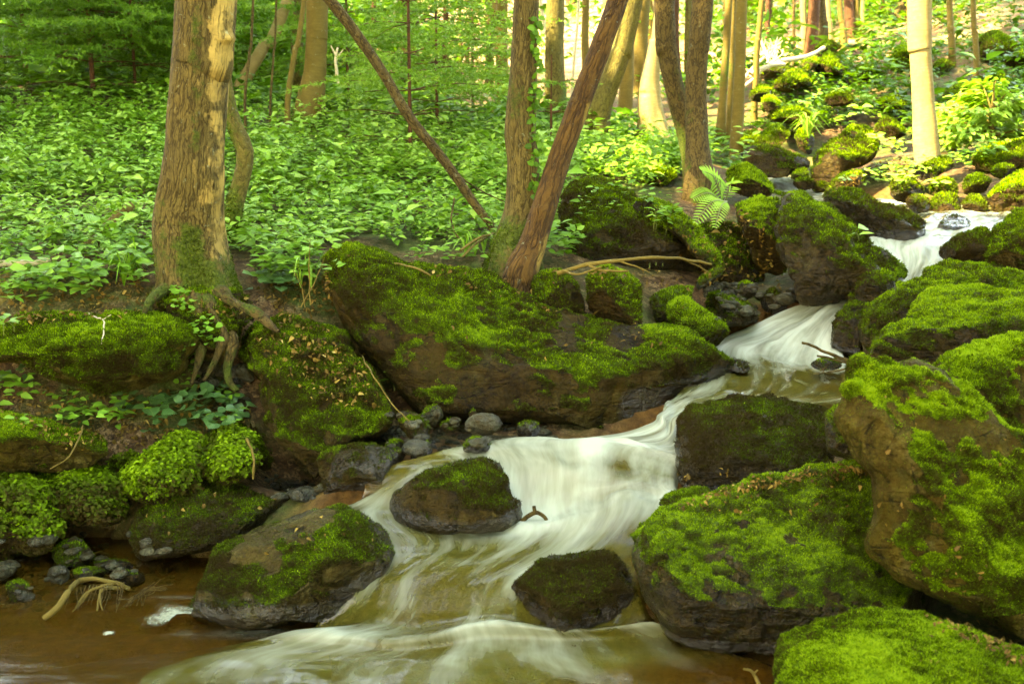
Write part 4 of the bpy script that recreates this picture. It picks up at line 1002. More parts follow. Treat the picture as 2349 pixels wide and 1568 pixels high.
  [(1497,1162),(1520,1135),(1560,1119),(1605,1116),(1650,1125),(1650,1165),(1560,1185),(1506,1188)],3.22,.12,.1,dict(moss=.2,tint=.3,mat='d')),
 ('rock', 'little mossy stone poking from the upper pool at the tip of the huge boulder',
  [(1654,838),(1680,821),(1715,829),(1731,848),(1700,860)],4.42,.08,.06,dict(moss=.3,tint=.2,mat='d')),
 ('rock', 'smooth wet stone washed over by the upper right rapids',
  [(2146,522),(2160,499),(2190,490),(2222,500),(2240,522),(2200,538),(2158,538)],6.1,.15,.12,dict(moss=-.4,tint=.3,mat='d',nf=1,rough=.6)),
 ('rock', 'flat wet stone under the twigs at the edge of the upper pool',
  [(1850,838),(1878,821),(1920,822),(1935,842),(1885,852)],4.32,.08,.05,dict(moss=-.5,mat='d')),
]
for (nm, lb, po, Y, ti, T, op) in ROCK_TABLE:
    rock(nm, lb, po, Y, ti, T, **op)
# ================================================================ things to rest on
class Snap:
    def __init__(s):
        vs, fs, o = [], [], 0
        for V, F, N in ROCKS:
            vs.append(V); fs.append(F); o2 = o; fs[-1] = F + o2; o += len(V)
        gq = grid_faces(len(rows), len(cols)); gt = np.vstack([gq[:, [0, 1, 2]], gq[:, [0, 2, 3]]])
        vs.append(GV); fs.append(gt + o)
        s.t = BVHTree.FromPolygons(np.vstack(vs).tolist(), np.vstack(fs).tolist(), all_triangles=True)
    def px(s, u, v):
        d = ray(u, v); h = s.t.ray_cast(Vector(CAM), Vector(d))
        n = np.array(h[1]); 
        if n @ d > 0: n = -n
        return np.array(h[0]), n
    def down(s, p):
        h = s.t.ray_cast(Vector(p), Vector((0, 0, -1)))
        return (None, None) if h[0] is None else (np.array(h[0]), np.array(h[1]))
SNAP = Snap()

# ================================================================ trees
BARK = {
    'furrow': bark_material('furrowed_brown_bark', (.185, .138, .036), (.034, .022, .004), fx=62, fy=15, depth=.010, patch=(.36, .245, .065)),
    'rough': bark_material('rough_dark_bark', (.16, .11, .030), (.032, .020, .005), fx=50, fy=24, depth=.012),
    'broken': bark_material('broken_red_brown_bark', (.15, .078, .016), (.028, .013, .003), fx=32, fy=7, depth=.016, patch=(.30, .19, .040)),
    'tan': bark_material('tan_grey_bark', (.19, .14, .030), (.08, .055, .011), fx=40, fy=30, depth=.004, smoothbark=True),
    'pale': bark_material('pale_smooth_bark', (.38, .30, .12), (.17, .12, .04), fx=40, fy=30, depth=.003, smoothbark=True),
    'red': bark_material('reddish_spruce_bark', (.13, .055, .020), (.05, .022, .009), fx=40, fy=20, depth=.008),
    'white': bark_material('bleached_wood', (.62, .55, .38), (.38, .30, .17), fx=40, fy=30, depth=.003, smoothbark=True),
    'grey': bark_material('grey_green_bark', (.16, .135, .030), (.055, .043, .010), fx=45, fy=25, depth=.005),
}
LEAF_STOPS = [(0, (.026, .080, .004)), (.35, (.070, .19, .012)), (.65, (.145, .33, .030)), (1, (.30, .50, .075))]
M_LEAF = leaf_material('green_leaves', LEAF_STOPS, trans=.32, rough=.42)
M_CANOPY = leaf_material('canopy_leaves', [(0, (.05, .10, .01)), (1, (.13, .22, .025))], trans=.5, vein=False)
M_NEEDLE = leaf_material('spruce_needles', [(0, (.030, .080, .006)), (.5, (.085, .20, .018)), (1, (.20, .34, .045))], trans=.25, vein=False, rough=.5)

TREES = []      # roots with tops for the canopy
def px_path(pts):
    return np.array([P(u, v, Y) for (u, v, Y, w) in pts]), np.array([w / FPX * Y / 2 for (u, v, Y, w) in pts])

def tree(name, label, pts, top=9.0, bark='tan', flare=.5, moss=.0, sides=16, group=None, cat='tree', canopy=True, patch=0, seed=0, knots=(), fuzz=False, kink=.35, limbs=3, spacing=.05):
    pp, rr = px_path(pts)
    base = pp[0].copy()
    gz = ground_z(base[None, :2])[0]
    base[2] = min(base[2], gz)
    foot = pp[0].copy(); foot[2] = min(gz, pp[0][2]) - (.35 if patch == 't1' else .12)
    d = unit(pp[-1] - pp[-2]); d = unit(d + np.array([0, 0, kink]))
    n_vis = len(pp)
    ext = max(top - pp[-1][2], .4)
    q1 = pp[-1] + d * ext * .35; d2 = unit(d + np.array([0, 0, .5])); q2 = q1 + d2 * ext * .65
    path = np.vstack([foot, pp, q1, q2]); rad = np.concatenate([[rr[0] * 1.02], rr, [rr[-1] * .85], [rr[-1] * .35]])
    L = np.sum(np.linalg.norm(np.diff(path, axis=0), axis=1))
    n = int(np.clip(L / spacing, 20, 260))
    # more rings in the part one can see
    tt = spline(np.column_stack([path, rad]), 1200)
    cum = np.concatenate([[0], np.cumsum(np.linalg.norm(np.diff(tt[:, :3], axis=0), axis=1))])
    visL = cum[np.argmin(np.linalg.norm(tt[:, :3] - pp[-1], axis=1))]
    s = np.concatenate([np.linspace(0, visL, int(n * .75), endpoint=False), np.linspace(visL, cum[-1], int(n * .25) + 3)])
    C = np.column_stack([np.interp(s, cum, tt[:, k]) for k in range(4)])
    v, f, uv = tube(C[:, :3], np.maximum(C[:, 3], .004), sides)
    ax = np.repeat(C[:, :3], sides, 0); rd = unit(v - ax); rr_ = np.repeat(C[:, 3], sides)
    h = v[:, 2] - gz
    ang = np.tile(np.linspace(0, 2 * math.pi, sides, endpoint=False), len(C))
    lob = .5 + .5 * np.cos(ang * 4 + seed) * .8 + .25 * np.cos(ang * 7 + seed * 2)
    R0 = rr[0]
    fl = flare * np.exp(-np.maximum(h, -.05) / (R0 * 2.2)) * (.35 + .9 * np.clip(lob, 0, 1.3))
    dd = rr_ * fl
    dd += rr_ * .09 * fbm(v * np.array([2, 2, .8]) / max(R0, .03) * .35 + seed, 3)
    dd += rr_ * .05 * fbm(v * np.array([1, 1, .35]) / max(R0, .03) * 1.6 + seed, 2)
    for (ku, kv, ks, kh) in knots:
        uu, vv, _ = proj(v); near_ = (v - ax) @ np.array([0, 1.0, 0]) < 0
        dd += near_ * kh * np.exp(-((uu - ku) ** 2 + ((vv - kv) * 1.6) ** 2) / ks ** 2)
    v = v + rd * dd[:, None]
    N = vnormals(v, f)
    if np.mean((N * rd).sum(1)) < 0: f = f[:, ::-1]; N = -N
    ms = moss + .55 * np.exp(-np.maximum(h, 0) / .45) * (moss > -.4) + .7 * fbm(v * np.array([5, 5, 2.2]) + seed, 3) - .05
    if patch == 't1':
        uu, vv, _ = proj(v); ms = ms + .75 * np.exp(-((uu - 455 + .03 * vv) / 28) ** 2) * (.5 + 1.2 * fbm(v * np.array([4, 4, 5]) + 3, 3)) + .30 * sstep(400, 620, vv)
    at = {'moss': ms}
    if patch:
        uu, vv, _ = proj(v)
        at['patch'] = PATCHES[patch](uu, vv, v, seed)
    root = thing(name, label, cat, base, group)
    mesh_obj('trunk', v, f, BARK[bark], root, attrs=at, uv=uv, smooth=True, origin=base)
    if fuzz:
        tri = v[f[:, :3]]; ar = np.linalg.norm(np.cross(tri[:, 1] - tri[:, 0], tri[:, 2] - tri[:, 0]), axis=1)
        m2 = sstep(.48, .8, ms[f[:, :3]].mean(1)); fcn = N[f[:, 0]]; uu, vv, _ = proj(tri.mean(1))
        wgt = ar * m2 * ((fcn @ FWD) < .2) * (vv > -60)
        Yb = pts[0][2]; sp = 1.8 * Yb / 1098
        cnt = int(min(wgt.sum() / sp ** 2, 16000))
        if cnt > 50:
            k = rng.choice(len(f), cnt, p=wgt / wgt.sum())
            b = rng.dirichlet((1, 1, 1), cnt); p = (tri[k] * b[:, :, None]).sum(1); nn = N[f[k, 0]]
            S = []
            tlo = .42 + .3 * fbm(p * 8, 2)
            for j in range(2):
                S.append(blades(p, unit(nn + rng.normal(size=(cnt, 3)) * .6), sp * rng.uniform(.6, 1.5, cnt), sp * rng.uniform(.5, .9, cnt), tlo + rng.normal(size=cnt) * .1))
            mesh_obj('moss', np.vstack([q[0] for q in S]), np.vstack([S[0][1], S[1][1] + cnt * 3]), M_MOSS, root, attrs={'tint': np.concatenate([q[2] for q in S])}, origin=base)
    if canopy:
        if limbs:
            parts = []
            for k in range(limbs):
                t = .55 + .4 * k / limbs
                i = int(t * (len(C) - 1)); 
                if C[i, 2] < pp[-1][2] + 1.2: continue
                a = rng.uniform(0, 6.28); ln = rng.uniform(1.2, 2.4)
                dirn = np.array([math.cos(a), math.sin(a), .8])
                cpts = spline(np.array([C[i, :3], C[i, :3] + dirn * ln * .5, C[i, :3] + dirn * ln * np.array([1, 1, 1.2])]), 8)
                parts.append(tube(cpts, np.linspace(C[i, 3] * .5, .012, 8), 6))
            if parts:
                pv, pf, pu = join_parts(parts)
                for (a_, b_, c_) in parts:
                    mesh_obj('limb', a_, b_, BARK[bark], root, attrs={'moss': np.zeros(len(a_))}, uv=c_, smooth=True, origin=base)
        TREES.append((root, C[-1, :3].copy(), base))
    return root

def _patch_t1(u, v, p, s):
    # bare tan bark down the right half of the big left tree
    n = fbm(p * np.array([9, 9, 4]), 3)
    line = 470 - .02 * v
    return .27 + (u - line) / 200 + .75 * n + .18 * fbm(p * np.array([40, 40, 12]), 2)
def _patch_t5(u, v, p, s):
    n = fbm(p * np.array([12, 12, 4]), 3)
    xc = 1430 - (v / 600.0) * 215
    return .30 * (u - xc) / 30 + .9 * n + .05
PATCHES = {'t1': _patch_t1, 't5': _patch_t5}

tree('broadleaf_tree', 'thick tree with furrowed grey and bare tan bark rooted above the left boulders',
     [(452, 672, 4.55, 172), (450, 640, 4.55, 158), (434, 520, 4.55, 150), (443, 400, 4.5, 136), (448, 300, 4.5, 126), (461, 150, 4.5, 130), (472, 0, 4.5, 134)], top=9, bark='furrow', flare=.30, moss=-.10, sides=72, patch='t1', seed=2.0, fuzz=True, spacing=.022,
     knots=[(520, 88, 16, .02), (440, 90, 14, .008), (505, 515, 20, .008)])
T1 = TREES[-1][0]
for rt in ([(470, 690, 4.3), (505, 750, 4.2), (500, 810, 4.15), (470, 870, 4.1)], [(440, 690, 4.3), (460, 760, 4.2), (455, 830, 4.12), (440, 880, 4.1)], [(500, 670, 4.35), (560, 700, 4.22), (600, 735, 4.15), (640, 760, 4.1)], [(380, 660, 4.35), (345, 690, 4.25), (330, 720, 4.2)], [(490, 720, 4.25), (530, 790, 4.2), (520, 860, 4.15), (540, 900, 4.12)]):
    c_ = spline(np.array([P(*q) for q in rt]), 24); c_ += .012 * fbm(c_ * 9, 2)[:, None]
    a_, b_, u_ = tube(c_, np.linspace(.030, .008, 24), 10, wob=.5)
    mesh_obj('root', a_, b_, BARK['rough'], T1, attrs={'moss': .42 + .7 * fbm(a_ * 7, 2), 'patch': np.zeros(len(a_))}, uv=u_, smooth=True, origin=T1.location)
tree('broadleaf_tree', 'thin crooked mossy stem bent like an elbow close behind the thick left tree',
     [(526, 548, 5.3, 44), (538, 470, 5.3, 40), (560, 385, 5.3, 38), (560, 340, 5.3, 40), (535, 280, 5.3, 36), (522, 210, 5.3, 26), (521, 130, 5.3, 14)], top=2.05, bark='grey', flare=.2, moss=.16, sides=28, canopy=False, seed=5, fuzz=True, knots=[(574, 352, 12, .02)])
tree('broadleaf_tree', 'sturdy grey-brown trunk with ivy climbing its right edge in the middle of the picture',
     [(1180, 612, 4.95, 112), (1183, 560, 4.98, 92), (1197, 480, 5.0, 74), (1200, 390, 5.0, 70), (1193, 300, 5.0, 68), (1198, 200, 5.0, 62), (1203, 100, 5.0, 58), (1207, 0, 5.0, 56)], top=9.5, bark='furrow', flare=.3, moss=.14, sides=44, seed=8, fuzz=True, spacing=.03)
tree('dead_tree', 'leaning broken trunk with peeling red-brown bark crossing beside the ivy-clad one',
     [(1192, 640, 4.75, 78), (1222, 560, 4.8, 62), (1250, 470, 4.85, 56), (1296, 330, 4.95, 52), (1340, 210, 5.0, 48), (1385, 90, 5.05, 46), (1418, 0, 5.1, 46)], top=3.6, bark='broken', flare=.2, moss=-.02, sides=36, patch='t5', canopy=False, kink=0, seed=11, fuzz=True, spacing=.03, knots=[(1240, 480, 12, .012), (1305, 290, 10, .008)])
tree('fallen_pole', 'long thin dark trunk leaning diagonally across the spruce saplings to the ground',
     [(1134, 532, 5.3, 17), (1090, 470, 5.3, 20), (1020, 370, 5.3, 22), (940, 270, 5.3, 23), (880, 170, 5.3, 23), (815, 75, 5.3, 24), (752, -5, 5.3, 26)], top=2.6, bark='rough', flare=.0, moss=-.05, sides=16, canopy=False, kink=0, seed=13, cat='leaning trunk', knots=[(918, 205, 9, .012), (1020, 370, 7, .008)])
tree('broadleaf_tree', 'left one of the twin dark trunks on the mossy knoll, curving left',
     [(1592, 415, 7.3, 44), (1582, 330, 7.35, 46), (1552, 220, 7.4, 44), (1530, 110, 7.4, 44), (1524, 0, 7.4, 46)], top=11, bark='rough', flare=.35, moss=.06, sides=28, seed=17)
tree('broadleaf_tree', 'right one of the twin dark trunks on the mossy knoll, straight with flaking bark',
     [(1604, 415, 7.0, 60), (1600, 340, 7.05, 50), (1596, 220, 7.1, 48), (1602, 110, 7.1, 45), (1612, 0, 7.1, 46)], top=11, bark='rough', flare=.32, moss=-.02, sides=32, seed=19)
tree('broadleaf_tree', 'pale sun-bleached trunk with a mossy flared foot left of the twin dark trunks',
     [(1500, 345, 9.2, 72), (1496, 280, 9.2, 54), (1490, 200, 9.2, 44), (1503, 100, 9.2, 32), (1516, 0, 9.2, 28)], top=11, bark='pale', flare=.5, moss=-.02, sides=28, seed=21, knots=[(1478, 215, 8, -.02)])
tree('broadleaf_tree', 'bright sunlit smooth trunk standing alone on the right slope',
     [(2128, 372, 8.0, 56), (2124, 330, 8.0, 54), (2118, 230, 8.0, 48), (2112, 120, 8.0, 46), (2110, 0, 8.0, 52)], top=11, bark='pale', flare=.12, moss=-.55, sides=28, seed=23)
tree('broadleaf_tree', 'background trunk with a dark moss skirt and tan scar on the leafy left slope',
     [(706, 284, 8.7, 66), (712, 235, 8.7, 62), (722, 165, 8.7, 50), (726, 80, 8.7, 48), (727, 0, 8.7, 48)], top=11, bark='tan', flare=.25, moss=.14, sides=28, seed=27)
BG = [
 ('dim grey trunk tucked behind the moss-skirted background trunk', (688, 190, 10.5), (688, 0), 28, 'grey', .2, -.1),
 ('pale slender trunk leaning right, left of the moss-skirted background trunk', (548, 210, 10), (660, 0), 26, 'pale', .3, -.2),
 ('thin tan stem tilted right just before the moss-skirted trunk', (660, 235, 8.4), (698, 0), 12, 'tan', .1, -.3),
 ('thin dark sapling stem standing before the pale leaning trunk', (562, 230, 8.0), (581, 0), 6, 'rough', .1, -.4),
 ('thin dark forked sapling right of the pale leaning trunk', (620, 250, 8.2), (634, 0), 5, 'rough', .1, -.4),
 ('smooth yellowish trunk left of the ivy-clad one in the background', (1152, 225, 11.5), (1151, 0), 27, 'tan', .2, -.2),
 ('narrow dark trunk left of the smooth yellowish background trunk', (1122, 150, 15), (1121, 0), 17, 'rough', .2, -.3),
 ('thin slanting dark stem far back between spruce and narrow dark trunk', (1072, 110, 17), (1082, 0), 10, 'rough', .1, -.3),
 ('thin pale far stem right of the tallest spruce sapling', (1056, 120, 18), (1054, 0), 9, 'tan', .1, -.4),
 ('broad mossy grey trunk between the ivy-clad and the leaning broken one', (1276, 255, 10.5), (1274, 0), 42, 'grey', .3, .12),
 ('white bare slanting snag left of the broad mossy grey trunk', (1262, 160, 13), (1240, 0), 8, 'white', .0, -.8),
 ('white bare upright snag left of the leaning broken trunk', (1311, 220, 12), (1328, 0), 6, 'white', .0, -.8),
 ('pale mottled trunk partly hidden behind the leaning broken trunk', (1345, 180, 13), (1344, 0), 17, 'tan', .2, -.3),
 ('thick mossy trunk leaning right behind the leaning broken one', (1372, 262, 9.2), (1452, 0), 46, 'grey', .4, .12),
 ('half-lit trunk between the thick mossy leaning trunk and the bleached one', (1436, 210, 12), (1436, 0), 27, 'tan', .2, -.3),
 ('brown-grey wide trunk far behind the bleached one', (1474, 180, 14), (1474, 0), 34, 'tan', .2, -.2),
 ('reddish trunk showing in the gap between the twin dark trunks', (1550, 190, 13), (1546, 0), 24, 'red', .2, -.6),
 ('grey trunk directly behind the right twin trunk', (1578, 195, 13), (1580, 0), 16, 'grey', .2, -.3),
 ('mossy-footed stem, left of a clump right of the twin dark trunks', (1654, 285, 10.6), (1672, 0), 17, 'tan', .9, .1),
 ('curved twin stem rising from the mossy clump right of the twin dark trunks', (1672, 284, 10.7), (1683, 0), 12, 'tan', .6, .05),
 ('straight pale-tan trunk with dark scars right of the mossy clump', (1690, 308, 9.5), (1701, 0), 26, 'tan', .12, -.4),
 ('narrow brown trunk before the bleached branch tangle', (1733, 195, 11.5), (1748, 0), 13, 'tan', .15, -.3),
 ('dark reddish thin trunk above the bleached branch tangle', (1762, 130, 15), (1763, 0), 12, 'red', .1, -.5),
 ('slim dark stem right of the bleached branch tangle', (1822, 120, 15), (1821, 0), 7, 'rough', .1, -.4),
 ('narrow bright trunk left of the pair of thick reddish trunks', (1840, 118, 15), (1842, 0), 15, 'pale', .15, -.5),
 ('thick reddish trunk, left of a touching pair on the ridge', (1860, 112, 15), (1868, 0), 27, 'red', .35, -.5),
 ('thick olive-brown trunk, right of a touching pair on the ridge', (1886, 108, 15.2), (1882, 0), 22, 'rough', .4, -.2),
 ('bright bent trunk just right of the pair of thick reddish trunks', (1905, 98, 16), (1899, 0), 11, 'pale', .2, -.5),
 ('grey slanting trunk on the ridge between bright bent and reddish trunk', (1936, 102, 16), (1926, 0), 13, 'tan', .4, -.2),
 ('reddish-brown trunk dappled with light on the far ridge', (1950, 92, 17), (1947, 0), 22, 'red', .2, -.5),
 ('greyish trunk touching the dappled reddish-brown one', (1966, 90, 17), (1965, 0), 12, 'tan', .2, -.3),
 ('narrow sunlit trunk right of the greyish ridge trunk', (1978, 88, 17), (1978, 0), 10, 'pale', .2, -.6),
 ('thin leaning trunk on the far ridge left of the dark flared one', (2036, 66, 19), (2024, 0), 11, 'tan', .2, -.3),
 ('dark trunk with a broad flared foot leaning right at the top of the slope', (2056, 56, 18), (2088, 0), 34, 'rough', .5, -.2),
 ('thin yellowish trunk on the right slope right of the bright lone trunk', (2184, 132, 13), (2178, 0), 14, 'tan', .3, -.3),
 ('thin brown straight trunk nearer the right edge on the slope', (2240, 150, 12), (2232, 0), 12, 'tan', .15, -.4),
 ('dim brown trunk behind the tallest spruce sapling', (940, 120, 14), (938, 0), 34, 'red', .2, -.5),
 ('slim brown trunk behind the crown of the tallest spruce sapling', (857, 140, 12.5), (857, 0), 10, 'red', .2, -.5),
 ('dim slim trunk right of the tallest spruce sapling', (1022, 140, 14), (1023, 0), 13, 'red', .2, -.5),
]
for i, (lb, b, t, wd, bk, fl, ms) in enumerate(BG):
    Y = b[2]
    mid = ((b[0] + t[0]) / 2 + rng.normal() * wd * .12, b[1] / 2, Y, wd * 1.0)
    tree('forest_tree', lb, [(b[0], b[1], Y, wd * 1.12), mid, (t[0], 0, Y, wd * .96)], top=rng.uniform(10, 13), bark=bk, flare=fl, moss=ms, sides=18 if wd > 15 else 10, seed=i * 3.1 + 40, group='background forest trunks', spacing=.09, limbs=2 if wd > 10 else 0)
# the forest goes on behind
for i in range(46):
    Y = rng.uniform(19, 42); u = rng.uniform(-150, 2500)
    if i < 26: u = rng.uniform(980, 1800)
    x = P(u, 100, Y)[0]; gz = ground_z([[x, Y]])[0]
    b = np.array([x, Y, gz]); uu, vv, ff = proj(b[None])
    wd = rng.uniform(.09, .2) * FPX / Y * 1.5
    sgn = rng.normal() * wd * .5
    tree('forest_tree', 'slim trunk far back among many in the bright forest', [(uu[0], vv[0], Y, wd * 1.1), (uu[0] + sgn * .5, vv[0] / 2 - 40, Y, wd), (uu[0] + sgn, -120, Y, wd * .9)], top=gz + rng.uniform(9, 13), bark=['tan', 'red', 'grey', 'pale', 'tan'][i % 5], flare=.25, moss=-.4, sides=9, seed=i, group='far trunks of the bright forest', spacing=.25, limbs=0)
# unseen trees added out of the frame so their crowns shade the stream
SHADE = [(-8.5, 1.2, 14, .2), (-12.2, 3.4, 15, .22), (-10.4, -3.2, 14, .2), (-7.4, -1.6, 13, .18), (-13.2, -.4, 15, .22), (-9.8, 5.8, 15, .2), (-14.2, 7.2, 15, .22), (-8.2, 8.8, 14, .2), (5.5, 6.5, 10.5, .16), (4.9, 3.4, 9.5, .15)]
for i, (x, y, h, r) in enumerate(SHADE):
    gz = ground_z([[x, y]])[0]
    def wp(z, dx=0): 
        uu, vv, ff = proj(np.array([[x + dx, y + .001, z]])); return uu[0], vv[0]
    path = np.array([[x, y, gz - .2], [x + .1, y, gz + 2], [x - .1, y + .1, gz + 5], [x + .1, y, gz + h]])
    C = spline(path, 40); v, f, uv = tube(C, np.linspace(r, r * .3, 40), 18)
    v += unit(v - np.repeat(C, 18, 0)) * (.1 * r * fbm(v * 4, 3))[:, None]
    root = thing('shade_tree', 'unseen broadleaf tree added beyond the picture to shade the stream', 'tree', (x, y, gz), 'unseen trees added for shade')
    mesh_obj('trunk', v, f[:, ::-1], BARK['furrow'], root, attrs={'moss': np.full(len(v), .1), 'patch': np.zeros(len(v))}, uv=uv, smooth=True, origin=(x, y, gz))
    TREES.append((root, C[-1].copy(), np.array([x, y, gz])))

# ---------------------------------------------------------------- the canopy
def patch_pt(u, v, Y, r): return (P(u, v, Y), r)
SUNNY = [patch_pt(2112, 60, 8, .32), patch_pt(2112, 160, 8, .32), patch_pt(2118, 260, 8, .34), patch_pt(2118, 350, 8, .45), patch_pt(2050, 370, 7.8, .40), patch_pt(1985, 400, 7.2, .30), patch_pt(1940, 410, 7.2, .2),
         patch_pt(2230, 300, 8.6, .6), patch_pt(2330, 280, 8.6, .8), patch_pt(2230, 230, 8.6, .6), patch_pt(2300, 200, 8.6, .6), patch_pt(2200, 270, 8.6, .6), patch_pt(2000, 440, 6.9, .22), patch_pt(2200, 330, 8.2, .45),
         patch_pt(1490, 120, 9.2, .35), patch_pt(1490, 220, 9.2, .35), patch_pt(1490, 300, 9.2, .3), patch_pt(1760, 240, 10.4, .25), patch_pt(1930, 290, 9.8, .35), patch_pt(1980, 250, 10.5, .4), patch_pt(1880, 335, 9.2, .2),
         patch_pt(1860, 145, 12.4, .4), patch_pt(1740, 160, 12, .8), patch_pt(1700, 190, 12, .6), patch_pt(1400, 260, 11, .6), patch_pt(1680, 215, 11.5, .6), patch_pt(2330, 420, 6.6, .3), patch_pt(1500, 400, 7.3, .2),
         patch_pt(1950, 75, 17, 2.0), patch_pt(1850, 60, 16, 1.5), patch_pt(2040, 80, 16, 1.2)]
def canopy():  # crown leaves added where their shadows are wanted, gaps shaped for the sunny spots
    n1 = 14500
    tx = np.concatenate([rng.uniform(-6.5, 7.5, n1), rng.uniform(-9, 9, 9000), rng.uniform(-16, 18, 24000)])
    ty = np.concatenate([rng.uniform(.8, 8.5, n1), rng.uniform(8.5, 13.5, 9000), rng.uniform(13.5, 30, 24000)])
    tz = ground_z(np.column_stack([tx, ty]), False)
    hgt = np.concatenate([rng.uniform(10.0, 15.0, n1), rng.uniform(8.5, 13, 9000), rng.uniform(7.5, 11, 24000)])
    q = np.column_stack([tx, ty, tz]) + SUN[None] * (hgt / SUN[2])[:, None]
    q[:, 2] = tz + hgt
    gx_, gy_ = np.meshgrid(np.arange(-3.2, 4.6, .17), np.arange(1.6, 5.8, .17)); gx_ = np.tile(gx_.ravel(), 2); gy_ = np.tile(gy_.ravel(), 2)
    gx_ = gx_ + rng.uniform(-.07, .07, len(gx_)); gy_ = gy_ + rng.uniform(-.07, .07, len(gx_)); hz_ = rng.uniform(10, 15, len(gx_)); gz_ = ground_z(np.column_stack([gx_, gy_]), False)
    qq = np.column_stack([gx_, gy_, gz_]) + SUN[None] * (hz_ / SUN[2])[:, None]
    q = np.vstack([q, qq]); tx = np.concatenate([tx, gx_]); ty = np.concatenate([ty, gy_]); tz = np.concatenate([tz, gz_])
    # leaves thinned further back to let pools of light through
    gap = fbm(np.column_stack([tx, ty, tz * 0]) * np.array([.35, .28, 1]) + 3, 2)
    keep = np.ones(len(q), bool)
    keep &= ~((np.arange(len(q)) < n1) & (ty > 5.2) & (rng.uniform(size=len(q)) < .33))
    keep &= ~((ty > 8.5) & (ty < 13.5) & (gap > np.where(tx > 2.2, .9, .22)))
    keep &= ~((ty > 10.5) & (ty < 13.5) & (tx > -1.5) & (tx < 2.4) & (gap > -.1))
    keep &= ~((ty >= 13.5) & (gap > .3))
    keep &= ~((ty >= 13.5) & (tx > -2.5) & (tx < .20 * ty) & (gap > -.12))
    for c, r in SUNNY:
        w_ = c[None] - q; al = w_ @ SUN
        dist = np.linalg.norm(w_ - al[:, None] * SUN[None], axis=1)
        keep &= ~((dist < r + .12) & (al < 0))
    uu, vv, ff = proj(q)
    keep &= ~((ff > 0) & (vv > -140) & (uu > -200) & (uu < 2550))
    q = q[keep]
    tops = np.array([t[1] for t in TREES])
    near_ = np.argmin(np.linalg.norm(q[:, None, :2] - tops[None, :, :2], axis=2), axis=1)
    for i, (root, top, base) in enumerate(TREES):
        b = q[near_ == i]
        extra = top + rng.normal(size=(60, 3)) * np.array([.8, .8, .7])
        for c, r in SUNNY:
            w_ = c[None] - extra; al = w_ @ SUN
            extra = extra[~((np.linalg.norm(w_ - al[:, None] * SUN[None], axis=1) < r + .15) & (al < 0))]
        uu, vv, ff = proj(extra); extra = extra[~((ff > 0) & (vv > -140) & (uu > -200) & (uu < 2550))]
        b = np.vstack([b, extra])
        n = len(b)
        if n < 5: continue
        d = rng.normal(size=(n, 3)) * np.array([1, 1, .35]); nr = np.tile([0, 0, 1.0], (n, 1)) + rng.normal(size=(n, 3)) * .35
        V, F, T, U = leaf_mesh(b, d, nr, rng.uniform(.22, .38, n), rng.uniform(.16, .26, n), tint=rng.uniform(0, 1, n))
        mesh_obj('crown', V, F, M_CANOPY, root, attrs={'tint': T}, uv=U, origin=base)
canopy()

